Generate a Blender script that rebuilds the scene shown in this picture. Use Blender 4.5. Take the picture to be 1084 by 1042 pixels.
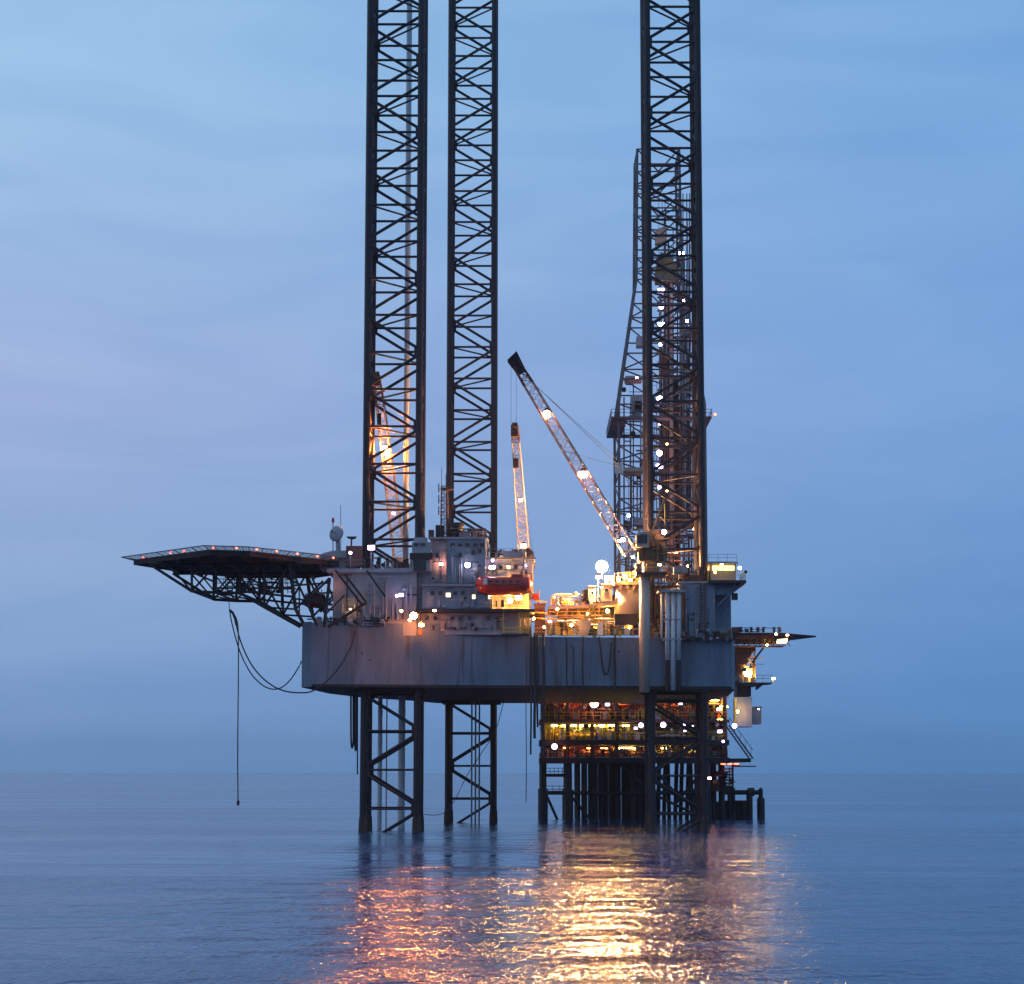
import bpy, bmesh, math, random
from mathutils import Vector, Matrix
random.seed(11)
for o in list(bpy.data.objects): bpy.data.objects.remove(o)
scn = bpy.context.scene
COL = scn.collection
R = math.radians

# ------------------------------------------------------------------ camera
F, U0, V0, HOR, HC = 1818.0, 560.0, 639.0, 817.0, 7.3
TH = math.atan((HOR - V0) / F)
cd = bpy.data.cameras.new('camera'); cam = bpy.data.objects.new('camera', cd); COL.objects.link(cam)
cd.sensor_fit = 'HORIZONTAL'; cd.sensor_width = 36; cd.lens = F / 1084 * 36
cd.shift_x = (542 - U0) / 1084; cd.shift_y = (V0 - 521) / 1084
cd.clip_start = 1; cd.clip_end = 60000
cam.location = (0, 0, HC); cam.rotation_euler = (R(90) + TH, 0, 0)
scn.camera = cam

# ------------------------------------------------------------------ dusk sky
w = bpy.data.worlds.new('World'); scn.world = w; w.use_nodes = True
nt = w.node_tree; nt.nodes.clear(); N = nt.nodes.new; L = nt.links.new
SUN_EL, SUN_ROT = R(1.5), R(-105)
out = N('ShaderNodeOutputWorld'); bg = N('ShaderNodeBackground'); L(bg.outputs[0], out.inputs[0])
sky = N('ShaderNodeTexSky'); sky.sky_type = 'NISHITA'; sky.sun_disc = False
sky.sun_elevation = SUN_EL; sky.sun_rotation = SUN_ROT
sky.air_density = 1.0; sky.dust_density = 0.3; sky.ozone_density = 4.0
tc = N('ShaderNodeTexCoord'); sep = N('ShaderNodeSeparateXYZ'); L(tc.outputs['Generated'], sep.inputs[0])
# high thin overcast of dusk: paler towards the side where the sun went down, deeper blue away from it
def sky_ramp(stops):
    r = N('ShaderNodeValToRGB'); L(sep.outputs['Z'], r.inputs[0]); e = r.color_ramp.elements
    e[0].position = stops[0][0]; e[0].color = (*stops[0][1], 1); e[1].position = stops[-1][0]; e[1].color = (*stops[-1][1], 1)
    for p, c in stops[1:-1]: k = r.color_ramp.elements.new(p); k.color = (*c, 1)
    return r
rw = sky_ramp(((0.0, (0.200, 0.345, 0.640)), (0.05, (0.215, 0.355, 0.640)), (0.115, (0.305, 0.440, 0.700)), (0.21, (0.345, 0.450, 0.722)), (0.38, (0.345, 0.560, 0.815)), (1.0, (0.24, 0.42, 0.68))))
re_ = sky_ramp(((0.0, (0.080, 0.250, 0.565)), (0.05, (0.104, 0.270, 0.580)), (0.115, (0.140, 0.300, 0.610)), (0.21, (0.185, 0.360, 0.690)), (0.38, (0.178, 0.375, 0.705)), (1.0, (0.16, 0.34, 0.64))))
az = N('ShaderNodeMapRange'); az.interpolation_type = 'SMOOTHSTEP'; L(sep.outputs['X'], az.inputs[0])
az.inputs[1].default_value = -0.42; az.inputs[2].default_value = 0.40
ramp = N('ShaderNodeMix'); ramp.data_type = 'RGBA'; L(az.outputs[0], ramp.inputs[0]); L(rw.outputs[0], ramp.inputs[6]); L(re_.outputs[0], ramp.inputs[7])
# soft cloud streaks
mp = N('ShaderNodeMapping'); L(tc.outputs['Generated'], mp.inputs[0]); mp.inputs['Scale'].default_value = (1.0, 1.0, 5.0)
mp.inputs['Location'].default_value = (0.35, 0.0, 0.2)
n1 = N('ShaderNodeTexNoise'); L(mp.outputs[0], n1.inputs['Vector']); n1.inputs['Scale'].default_value = 4.2
n1.inputs['Detail'].default_value = 5; n1.inputs['Roughness'].default_value = 0.5; n1.inputs['Distortion'].default_value = 0.9
cr = N('ShaderNodeValToRGB'); L(n1.outputs['Fac'], cr.inputs[0])
cr.color_ramp.elements[0].position = 0.38; cr.color_ramp.elements[1].position = 0.74
cm = N('ShaderNodeMix'); cm.data_type = 'RGBA'; cm.blend_type = 'MULTIPLY'; cm.inputs[0].default_value = 1.0
band = N('ShaderNodeMix'); band.data_type = 'RGBA'; L(cr.outputs[0], band.inputs[0]); band.inputs[6].default_value = (0.93, 0.955, 0.975, 1); band.inputs[7].default_value = (1.13, 1.08, 1.04, 1)
L(ramp.outputs[2], cm.inputs[6]); L(band.outputs[2], cm.inputs[7])
# the twilight sky seen through it
sc = N('ShaderNodeMix'); sc.data_type = 'RGBA'; sc.blend_type = 'ADD'; sc.inputs[0].default_value = 0.015
L(cm.outputs[2], sc.inputs[6]); L(sky.outputs[0], sc.inputs[7])
L(sc.outputs[2], bg.inputs['Color']); bg.inputs['Strength'].default_value = 1.0

sd = bpy.data.lights.new('sun', 'SUN'); so = bpy.data.objects.new('sun', sd); COL.objects.link(so)
sd.energy = 0.10; sd.angle = R(40); sd.color = (1, 0.86, 0.78)
so.rotation_euler = (R(70), 0, R(-60)); so.location = (-60, -40, 80)

scn.view_settings.view_transform = 'Standard'; scn.view_settings.look = 'None'
scn.view_settings.gamma = 1; scn.view_settings.use_curve_mapping = False
scn.view_settings.exposure = 0
scn.render.resolution_x = 1024; scn.render.resolution_y = 984

# ------------------------------------------------------------------ helpers
def P(u, v, Y):
    """pixel -> world point on the plane at distance Y"""
    x = (u - U0) / F; y = (V0 - v) / F
    d = Vector((x, math.cos(TH) - y * math.sin(TH), math.sin(TH) + y * math.cos(TH)))
    t = Y / d.y
    return Vector((d.x * t, Y, HC + d.z * t))
def PX(u, Y): return P(u, HOR, Y).x
def PZ(v, Y): return P(U0, v, Y).z

MATS = {}
def mat(name, col, rough=0.6, metal=0.0, var=0.25, scale=0.6, streak=True, emit=None, strength=0, dark=None, bump=0.0):
    m = bpy.data.materials.new(name); m.use_nodes = True
    t = m.node_tree; b = t.nodes['Principled BSDF']
    b.inputs['Roughness'].default_value = rough; b.inputs['Metallic'].default_value = metal
    if emit:
        b.inputs['Base Color'].default_value = (*col, 1)
        b.inputs['Emission Color'].default_value = (*emit, 1); b.inputs['Emission Strength'].default_value = strength
    else:
        g = t.nodes.new('ShaderNodeNewGeometry'); mm = t.nodes.new('ShaderNodeMapping')
        t.links.new(g.outputs['Position'], mm.inputs[0]); mm.inputs['Scale'].default_value = (1, 1, 0.22 if streak else 1)
        a = t.nodes.new('ShaderNodeTexNoise'); t.links.new(mm.outputs[0], a.inputs['Vector'])
        a.inputs['Scale'].default_value = scale; a.inputs['Detail'].default_value = 7; a.inputs['Roughness'].default_value = 0.65
        r = t.nodes.new('ShaderNodeValToRGB'); t.links.new(a.outputs['Fac'], r.inputs[0])
        r.color_ramp.elements[0].position = 0.33; r.color_ramp.elements[1].position = 0.68
        lo = dark or tuple(c * (1 - var) for c in col); hi = tuple(min(1, c * (1 + var * 0.6)) for c in col)
        r.color_ramp.elements[0].color = (*lo, 1); r.color_ramp.elements[1].color = (*hi, 1)
        t.links.new(r.outputs[0], b.inputs['Base Color'])
        a2 = t.nodes.new('ShaderNodeTexNoise'); t.links.new(g.outputs['Position'], a2.inputs['Vector'])
        a2.inputs['Scale'].default_value = scale * 5; a2.inputs['Detail'].default_value = 4
        q = t.nodes.new('ShaderNodeMapRange'); t.links.new(a2.outputs['Fac'], q.inputs[0])
        q.inputs[3].default_value = max(0.05, rough - 0.15); q.inputs[4].default_value = min(1, rough + 0.15)
        t.links.new(q.outputs[0], b.inputs['Roughness'])
        if bump:
            bp = t.nodes.new('ShaderNodeBump'); bp.inputs['Strength'].default_value = 0.5; bp.inputs['Distance'].default_value = bump
            t.links.new(a.outputs['Fac'], bp.inputs['Height']); t.links.new(bp.outputs[0], b.inputs['Normal'])
    MATS[name] = m
    return m
mat('hull_paint', (0.125, 0.172, 0.228), 0.5, var=0.30, scale=0.35, bump=0.02)
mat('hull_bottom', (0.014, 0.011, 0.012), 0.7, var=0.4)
mat('house_white', (0.30, 0.30, 0.31), 0.55, var=0.22, scale=0.7)
mat('house_grey', (0.26, 0.29, 0.33), 0.55, var=0.25, scale=0.6)
mat('house_blue', (0.17, 0.215, 0.27), 0.55, var=0.25, scale=0.6)
mat('beige', (0.42, 0.33, 0.26), 0.6, var=0.22, scale=0.9)
mat('deck_steel', (0.07, 0.075, 0.075), 0.8, var=0.4)
mat('dark_steel', (0.014, 0.010, 0.015), 0.6, var=0.4, scale=0.8)
mat('leg_steel', (0.020, 0.012, 0.020), 0.55, var=0.45, scale=0.5)
mat('rust_steel', (0.13, 0.055, 0.035), 0.8, var=0.5, scale=1.2)
mat('derrick_steel', (0.10, 0.095, 0.115), 0.55, var=0.4, scale=0.8)
mat('grey_steel', (0.20, 0.21, 0.22), 0.5, var=0.3)
mat('crane_white', (0.40, 0.31, 0.27), 0.5, var=0.2)
mat('crane_olive', (0.13, 0.115, 0.05), 0.6, var=0.35)
mat('yellow', (0.65, 0.40, 0.04), 0.5, var=0.3)
mat('boat_red', (0.38, 0.02, 0.016), 0.35, var=0.3, scale=1.5)
mat('red_paint', (0.45, 0.03, 0.02), 0.5, var=0.3)
mat('helideck_paint', (0.03, 0.035, 0.035), 0.85, var=0.4)
mat('net', (0.10, 0.11, 0.12), 0.8, var=0.3)
mat('glass', (0.01, 0.012, 0.016), 0.08, var=0.1)
mat('rubber', (0.02, 0.022, 0.026), 0.6, var=0.3)
mat('wire', (0.05, 0.055, 0.06), 0.5, var=0.3)
mat('pipe_white', (0.55, 0.56, 0.57), 0.45, var=0.25)
mat('marine_growth', (0.075, 0.05, 0.035), 0.95, var=0.6, scale=2.5, bump=0.05)
def emat(name, col, s): return mat(name, col, 0.5, emit=col, strength=s)
emat('lamp_main', (1.0, 0.50, 0.19), 5000)
emat('lamp_shore', (1.0, 0.27, 0.05), 3600)
emat('lamp_boat', (1.0, 0.46, 0.08), 1000)
emat('platform_violet', (0.70, 0.52, 1.0), 16)
emat('platform_pink', (1.0, 0.42, 0.36), 40)
emat('lamp_white', (0.95, 0.78, 1.0), 50)
emat('lamp_violet', (0.66, 0.50, 1.0), 38)
emat('lamp_pink', (1.0, 0.36, 0.24), 140)
emat('lamp_orange', (1.0, 0.27, 0.05), 260)
emat('lamp_yellow', (1.0, 0.48, 0.08), 300)
emat('lamp_deck_yellow', (1.0, 0.68, 0.10), 60)
emat('lamp_deck_orange', (1.0, 0.25, 0.04), 50)
emat('crane_lamp', (1.0, 0.40, 0.18), 60)
emat('crane_lamp_pink', (1.0, 0.34, 0.24), 60)
emat('lamp_red', (1.0, 0.09, 0.04), 12)
emat('window_lit', (1.0, 0.80, 0.42), 3.0)
emat('cabin_lit', (1.0, 0.80, 0.30), 2.2)

def hull_material():
    m = MATS['hull_paint']; t = m.node_tree; b = t.nodes['Principled BSDF']; N = t.nodes.new; L = t.links.new
    base = b.inputs['Base Color'].links[0].from_socket
    g = N('ShaderNodeNewGeometry'); sp = N('ShaderNodeSeparateXYZ'); L(g.outputs['Position'], sp.inputs[0])
    cb = N('ShaderNodeCombineXYZ'); L(sp.outputs['X'], cb.inputs[0]); L(sp.outputs['Z'], cb.inputs[1])
    br = N('ShaderNodeTexBrick'); L(cb.outputs[0], br.inputs['Vector']); br.inputs['Scale'].default_value = 1.0
    br.inputs['Brick Width'].default_value = 6.4; br.inputs['Row Height'].default_value = 3.1; br.inputs['Mortar Size'].default_value = 0.03; br.inputs['Mortar Smooth'].default_value = 0.6; br.offset = 0.0
    br.inputs['Color1'].default_value = (0.94, 0.945, 0.95, 1); br.inputs['Color2'].default_value = (1.05, 1.045, 1.04, 1); br.inputs['Mortar'].default_value = (0.86, 0.85, 0.84, 1)
    mx = N('ShaderNodeMix'); mx.data_type = 'RGBA'; mx.blend_type = 'MULTIPLY'; mx.inputs[0].default_value = 1; L(base, mx.inputs[6]); L(br.outputs['Color'], mx.inputs[7])
    mp = N('ShaderNodeMapping'); L(g.outputs['Position'], mp.inputs[0]); mp.inputs['Scale'].default_value = (1.5, 1.5, 0.10)
    n = N('ShaderNodeTexNoise'); L(mp.outputs[0], n.inputs['Vector']); n.inputs['Scale'].default_value = 1.0; n.inputs['Detail'].default_value = 6
    r = N('ShaderNodeMapRange'); L(n.outputs['Fac'], r.inputs[0]); r.inputs[1].default_value = 0.54; r.inputs[2].default_value = 0.70; r.inputs[4].default_value = 0.8
    m2 = N('ShaderNodeMix'); m2.data_type = 'RGBA'; L(r.outputs[0], m2.inputs[0]); L(mx.outputs[2], m2.inputs[6]); m2.inputs[7].default_value = (0.062, 0.058, 0.058, 1)
    L(m2.outputs[2], b.inputs['Base Color'])
hull_material()

class MB:
    def __init__(s): s.v = []; s.f = []
    def box(s, a, b):
        x0, y0, z0 = a; x1, y1, z1 = b; n = len(s.v)
        s.v += [(x0,y0,z0),(x1,y0,z0),(x1,y1,z0),(x0,y1,z0),(x0,y0,z1),(x1,y0,z1),(x1,y1,z1),(x0,y1,z1)]
        s.f += [tuple(n+i for i in q) for q in ((3,2,1,0),(4,5,6,7),(0,1,5,4),(1,2,6,5),(2,3,7,6),(3,0,4,7))]
        return s
    def pbox(s, u0, v0, u1, v1, Y, dep):
        a = P(u0, v1, Y); b = P(u1, v0, Y)
        return s.box((a.x, Y, a.z), (b.x, Y + dep, b.z))
    def prism(s, pts, z0, z1):
        n = len(s.v); k = len(pts)
        s.v += [(x, y, z0) for x, y in pts] + [(x, y, z1) for x, y in pts]
        s.f += [tuple(range(n + k - 1, n - 1, -1)), tuple(range(n + k, n + 2 * k))]
        s.f += [(n+i, n+(i+1) % k, n+k+(i+1) % k, n+k+i) for i in range(k)]
        return s
    def ppoly(s, pix, Y, dep):
        """outline in pixels at distance Y, given real thickness"""
        n = len(s.v); k = len(pix); q = [P(u, v, Y) for u, v in pix]
        s.v += [tuple(p) for p in q] + [(p.x, Y + dep, p.z) for p in q]
        s.f += [tuple(range(n, n + k)), tuple(range(n + 2*k - 1, n + k - 1, -1))]
        s.f += [(n+(i+1) % k, n+i, n+k+i, n+k+(i+1) % k) for i in range(k)]
        return s
    def tube(s, pts, r, sides=6, r1=None, cap=True):
        pts = [Vector(p) for p in pts]; n0 = len(s.v); m = len(pts)
        for i, p in enumerate(pts):
            d = (pts[min(i+1, m-1)] - pts[max(i-1, 0)]).normalized()
            ref = Vector((0, 0, 1)) if abs(d.z) < 0.9 else Vector((1, 0, 0))
            a = d.cross(ref).normalized(); b = a.cross(d)
            rr = r if r1 is None else r + (r1 - r) * i / (m - 1)
            for k in range(sides):
                t = 2 * math.pi * (k + .5) / sides
                s.v.append(tuple(p + a * math.cos(t) * rr + b * math.sin(t) * rr))
        for i in range(m - 1):
            for k in range(sides):
                q = n0 + i * sides; k2 = (k + 1) % sides
                s.f.append((q+k, q+k2, q+sides+k2, q+sides+k))
        if cap:
            s.f.append(tuple(range(n0 + sides - 1, n0 - 1, -1)))
            s.f.append(tuple(range(n0 + (m-1)*sides, n0 + m*sides)))
        return s
    def lathe(s, prof, c, axis='Z', sides=12):
        n0 = len(s.v); c = Vector(c); ax = Vector(axis) if not isinstance(axis, str) else {'X': Vector((1,0,0)), 'Y': Vector((0,1,0)), 'Z': Vector((0,0,1))}[axis]
        ax.normalize(); ref = Vector((0,0,1)) if abs(ax.z) < .9 else Vector((1,0,0))
        a = ax.cross(ref).normalized(); b = ax.cross(a)
        for r, h in prof:
            for k in range(sides):
                t = 2*math.pi*k/sides
                s.v.append(tuple(c + ax*h + a*math.cos(t)*r + b*math.sin(t)*r))
        for i in range(len(prof)-1):
            for k in range(sides):
                q = n0+i*sides; k2 = (k+1) % sides
                s.f.append((q+k, q+k2, q+sides+k2, q+sides+k))
        s.f.append(tuple(range(n0+sides-1, n0-1, -1))); s.f.append(tuple(range(n0+(len(prof)-1)*sides, n0+len(prof)*sides)))
        return s
    def rail(s, pts, h=1.1, r=0.035, step=1.6):
        pts = [Vector(p) for p in pts]
        for hh in (h, h*.55): s.tube([p + Vector((0,0,hh)) for p in pts], r, 4)
        for a, b in zip(pts, pts[1:]):
            n = max(1, int((b-a).length/step))
            for i in range(n+1):
                p = a.lerp(b, i/n); s.tube([p, p+Vector((0,0,h))], r, 4)
        return s
    def build(s, name, material, parent=None, smooth=False, kind=None):
        me = bpy.data.meshes.new(name)
        off = base_of(parent) if parent else Vector((0,0,0))
        me.from_pydata([tuple(Vector(v) - off) for v in s.v], [], s.f)
        bm = bmesh.new(); bm.from_mesh(me); bmesh.ops.recalc_face_normals(bm, faces=bm.faces); bm.to_mesh(me); bm.free()
        me.materials.append(MATS[material])
        if smooth:
            for p in me.polygons: p.use_smooth = True
        o = bpy.data.objects.new(name, me); COL.objects.link(o)
        if parent: o.parent = parent
        if kind: o['kind'] = kind
        return o
def base_of(o):
    v = Vector((0,0,0))
    while o: v += o.location; o = o.parent
    return v
def thing(name, label, cat, loc, group=None):
    o = bpy.data.objects.new(name, None); COL.objects.link(o); o.location = loc; o.empty_display_size = 1
    o['label'] = label; o['category'] = cat
    if group: o['group'] = group
    return o
def tag(o, label, cat, group=None):
    o['label'] = label; o['category'] = cat
    if group: o['group'] = group
    return o
UNIT = {}
def beam(parent, name, a, b, r, material, sides=6, flat=None):
    """a straight member; alike members share one unit mesh"""
    a = Vector(a); b = Vector(b); key = (name, material, sides)
    if key not in UNIT:
        m = MB(); m.tube([(0,0,-.5), (0,0,.5)], 1, sides)
        me = bpy.data.meshes.new(name); me.from_pydata(m.v, [], m.f)
        if sides > 4:
            for p in me.polygons: p.use_smooth = len(p.vertices) == 4
        me.materials.append(MATS[material]); UNIT[key] = me
    o = bpy.data.objects.new(name, UNIT[key]); COL.objects.link(o); o.parent = parent
    d = b - a
    o.rotation_mode = 'QUATERNION'; o.rotation_quaternion = d.to_track_quat('Z', 'Y')
    o.location = (a + b)/2 - base_of(parent); o.scale = (r, (flat or r), d.length)
    return o
SPH = {}; LAMPS = [0]
def lamp(parent, p, lm, r=0.3, face=(0, -1, 0), name='floodlight', housing='dark_steel', hood=False):
    """lamp housing with bracket and a glowing lens"""
    p = Vector(p); f = Vector(face).normalized(); r = round(r*.74, 3)
    m = MB(); m.lathe([(r*.55, -r*1.5), (r*.8, -r*1.3), (r*1.15, -r*.25), (r*1.15, -r*.1)], p, f, 8)
    if hood: m.lathe([(r*1.2, -r*.3), (r*1.35, r*.7), (r*1.30, r*.7), (r*1.12, -r*.3)], p, f, 12)  # hood added to keep the lamp's light off the hull behind it
    m.box((p.x-r*.15, p.y+r*.6, p.z-r*2.2), (p.x+r*.15, p.y+r*.9, p.z))
    h = m.build(name, housing, parent)
    LAMPS[0] += 1; sq = LAMPS[0] % 2 == 0 and r < .5 and lm not in ('lamp_main', 'lamp_red'); key = (lm, r, sq)
    if key not in SPH:
        k = MB(); pr = [(r*math.sin(t*math.pi/6)+1e-4, -r*math.cos(t*math.pi/6)) for t in range(7)]
        if sq: k.box((-r*1.1, -r*.3, -r*.65), (r*1.1, r*.3, r*.65))
        else: k.lathe(pr, (0,0,0), 'Z', 8)
        me = bpy.data.meshes.new('lens'); me.from_pydata(k.v, [], k.f); me.materials.append(MATS[lm]); SPH[key] = me
        for q in me.polygons: q.use_smooth = not sq
    o = bpy.data.objects.new('lens', SPH[key]); COL.objects.link(o); o.parent = h
    o.location = p + f*r*.35 - base_of(h)
    return h
def truss(A, B, wa, wb, n, rc, rb, side=Vector((1,0,0))):
    """square lattice boom: chords and lacing, returned as two builders"""
    A = Vector(A); B = Vector(B); d = (B-A).normalized(); s = (side - d*side.dot(d)).normalized(); t = d.cross(s)
    def c(i, k):
        f = i/n; w = wa + (wb-wa)*f; q = ((-1,-1),(1,-1),(1,1),(-1,1))[k % 4]
        return A.lerp(B, f) + (s*q[0] + t*q[1])*w/2
    ch = MB(); lc = MB()
    for k in range(4): ch.tube([c(0,k), c(n,k)], rc, 6)
    for i in range(n+1):
        for k in range(4): lc.tube([c(i,k), c(i,k+1)], rb, 4)
    for i in range(n):
        for k in range(4):
            a, b = (c(i,k), c(i+1,k+1)) if (i+k) % 2 == 0 else (c(i,k+1), c(i+1,k))
            lc.tube([a, b], rb, 4)
    return ch, lc
def catenary(a, b, sag, n=14):
    a = Vector(a); b = Vector(b)
    return [a.lerp(b, i/n) - Vector((0,0,sag*4*(i/n)*(1-i/n))) for i in range(n+1)]

# ------------------------------------------------------------------ sea
def make_sea():
    m = MB(); S = 9000
    m.v = [(-S,-900,0),(S,-900,0),(S,S,0),(-S,S,0)]; m.f = [(0,1,2,3)]
    mt = bpy.data.materials.new('sea_water'); mt.use_nodes = True; MATS['sea'] = mt
    t = mt.node_tree; b = t.nodes['Principled BSDF']; N = t.nodes.new; L = t.links.new
    b.inputs['Base Color'].default_value = (0.0015, 0.038, 0.135, 1); b.inputs['IOR'].default_value = 1.333
    b.inputs['Roughness'].default_value = 0.13; b.inputs['Specular IOR Level'].default_value = 0.38
    g = N('ShaderNodeNewGeometry')
    def noise(sx, sy, sc, det, dist=0.0, rot=0):
        mp = N('ShaderNodeMapping'); L(g.outputs['Position'], mp.inputs[0]); mp.inputs['Scale'].default_value = (sx, sy, 1)
        mp.inputs['Rotation'].default_value = (0, 0, R(rot))
        a = N('ShaderNodeTexNoise'); L(mp.outputs[0], a.inputs['Vector']); a.inputs['Scale'].default_value = sc
        a.inputs['Detail'].default_value = det; a.inputs['Roughness'].default_value = 0.55; a.inputs['Distortion'].default_value = dist
        return a
    def math_(op, x, y):
        k = N('ShaderNodeMath'); k.operation = op
        for i, q in enumerate((x, y)):
            if isinstance(q, (int, float)): k.inputs[i].default_value = q
            else: L(q, k.inputs[i])
        return k.outputs[0]
    cap = noise(2.0, 0.85, 1.7, 2.5, 0.4, 10); rip = noise(0.9, 0.6, 0.55, 3, 0.5, -12); wav = noise(0.5, 1.0, 0.22, 3, 0.5, -6); swl = noise(0.3, 1.0, 0.05, 3, 0.3, 4)
    pat = noise(0.16, 1.0, 0.020, 4, 1.2, 3)
    pr = N('ShaderNodeMapRange'); L(pat.outputs['Fac'], pr.inputs[0]); pr.inputs[1].default_value = 0.38; pr.inputs[2].default_value = 0.60
    pr.inputs[3].default_value = 0.42; pr.inputs[4].default_value = 1.35
    h = math_('ADD', math_('MULTIPLY', cap.outputs['Fac'], 0.075), math_('MULTIPLY', rip.outputs['Fac'], 0.18))
    h = math_('ADD', h, math_('MULTIPLY', wav.outputs['Fac'], 0.44))
    h = math_('ADD', math_('MULTIPLY', h, pr.outputs[0]), math_('MULTIPLY', swl.outputs['Fac'], 1.0))
    bp = N('ShaderNodeBump'); L(h, bp.inputs['Height']); bp.inputs['Strength'].default_value = 1.0; bp.inputs['Distance'].default_value = 1.0
    L(bp.outputs[0], b.inputs['Normal'])
    rr = N('ShaderNodeMapRange'); L(pat.outputs['Fac'], rr.inputs[0]); rr.inputs[1].default_value = 0.38; rr.inputs[2].default_value = 0.60
    rr.inputs[3].default_value = 0.09; rr.inputs[4].default_value = 0.13; L(rr.outputs[0], b.inputs['Roughness'])
    o = m.build('sea', 'sea'); o['kind'] = 'structure'
make_sea()

# ------------------------------------------------------------------ rig legs
ZB = PZ(727, 207)            # hull bottom
ZD = PZ(673, 207)            # main deck
CC, CR = 6.5, 0.44
BAY = (PZ(255.6, 210) - PZ(774, 210)) / 13
def rig_leg(cx, cy, z_ref, flip, ztop, label, growth=True):
    """square lattice leg: four chords with toothed racks, horizontals, zigzag diagonals, plan braces"""
    t = thing('lattice_leg_tower', label, 'leg tower', (cx, cy, 0), 'legs of the drilling rig')
    h = CC/2
    cor = [(cx-h, cy-h), (cx+h, cy-h), (cx+h, cy+h), (cx-h, cy+h)]
    z0 = -4.0
    for k, (x, y) in enumerate(cor):
        m = MB()
        sx = -1 if x < cx else 1; sy = -1 if y < cy else 1
        # chord: two half shells either side of a thick rack plate that runs along the leg's faces
        m.lathe([(CR, 0), (CR, ztop - z0)], (x, y, z0), 'Z', 10)
        o = m.build('chord', 'leg_steel', t, smooth=False)
        rk = MB(); rk.box((x - .09, y - 0.52, z0), (x + .09, y + 0.52, ztop))
        tz = z0
        while tz < ztop - .4:
            for q in (-1, 1): rk.box((x-.09, min(y+q*.52, y+q*.62), tz), (x+.09, max(y+q*.52, y+q*.62), tz+.24))
            tz += .46
        rk.build('rack', 'dark_steel', o)
    zs = [z_ref]
    while zs[0] - BAY > z0: zs.insert(0, zs[0]-BAY)
    while zs[-1] + BAY < ztop: zs.append(zs[-1]+BAY)
    i0 = zs.index(z_ref)
    for i, z in enumerate(zs):
        par = (i - i0 + flip) % 2
        for k in range(4):
            a = cor[k]; b = cor[(k+1) % 4]
            beam(t, 'horizontal_brace', (*a, z), (*b, z), 0.16, 'leg_steel')
            if i + 1 < len(zs):
                pr = (par + k) % 2 if k in (1, 3) else (par if k == 0 else 1 - par)
                lo, hi = (a, b) if pr == 0 else (b, a)
                beam(t, 'diagonal_brace', (*lo, z + .35), (*hi, z + BAY - .35), 0.20, 'leg_steel')
        p, q = (cor[0], cor[2]) if par else (cor[1], cor[3])
        beam(t, 'plan_brace', (*p, z), (*q, z), 0.12, 'leg_steel')
        for k in ((1, 2) if par else (0, 3)):      # stub plates on the chords where no diagonal lands
            x, y = cor[k]; q = 1 if x < cx else -1
            m = MB(); m.box((min(x, x+q*.66), y-.16, z-.75), (max(x, x+q*.66), y+.16, z+.8)); m.build('gusset_plate', 'leg_steel', t)
    if growth:
        for x, y in cor[:4]:
            m = MB(); m.lathe([(CR+.1, 0), (CR+.13, 1.4), (CR+.10, 2.6), (CR+.06, 3.2), (CR+.01, 3.5)], (x, y, -1.6), 'Z', 10)
            m.build('splash_zone_band', 'marine_growth', t)
    return t
def leg_xy(u, Yfront): return PX(u, Yfront), Yfront + CC/2
Y1, Y2, Y3 = 210.0, 247.5, 213.6
l1 = leg_xy(413, Y1 + .0); l2 = leg_xy(498, Y2); l3 = leg_xy(718.0, Y3)
LEG1 = rig_leg(*l1, PZ(774, Y1), 1, 128, 'dark lattice leg of the rig next to the helideck')
LEG2 = rig_leg(*l2, PZ(776, Y2), 1, 148, 'lattice leg of the rig behind the accommodation block')
LEG3 = rig_leg(*l3, PZ(781, Y3), 1, 128, 'dark lattice leg of the rig in front of the derrick')

# ------------------------------------------------------------------ rig hull
def pt(u, Y): return (PX(u, Y), Y)
plan = [pt(318, 208.2), pt(328, 207), pt(776, 213), pt(779, 214.2), (PX(772, 232), 232), (PX(742, 256), 256),
        pt(462, 256), pt(435, 247), pt(384, 237), pt(348, 225)]
hull = thing('rig_hull', 'grey steel box hull of the jack-up rig raised on three legs', 'rig hull', (0, 230, ZB))
m = MB(); m.prism(plan, ZB, ZD); HB = m.build('shell', 'hull_paint', hull)
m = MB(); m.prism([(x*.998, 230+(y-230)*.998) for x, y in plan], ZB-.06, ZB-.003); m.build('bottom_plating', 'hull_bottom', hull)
def yf(u): return 207 + (u-328)*6/448
def wallstrip(mb, u0, u1, z0, z1, out=0.0, th=.12, n=1):
    for i in range(n):
        a = u0+(u1-u0)*i/n; b = u0+(u1-u0)*(i+1)/n
        A = (PX(a, yf(a)), yf(a)-out); B = (PX(b, yf(b)), yf(b)-out)
        mb.prism([A, B, (B[0], B[1]+th), (A[0], A[1]+th)], z0, z1)
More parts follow.
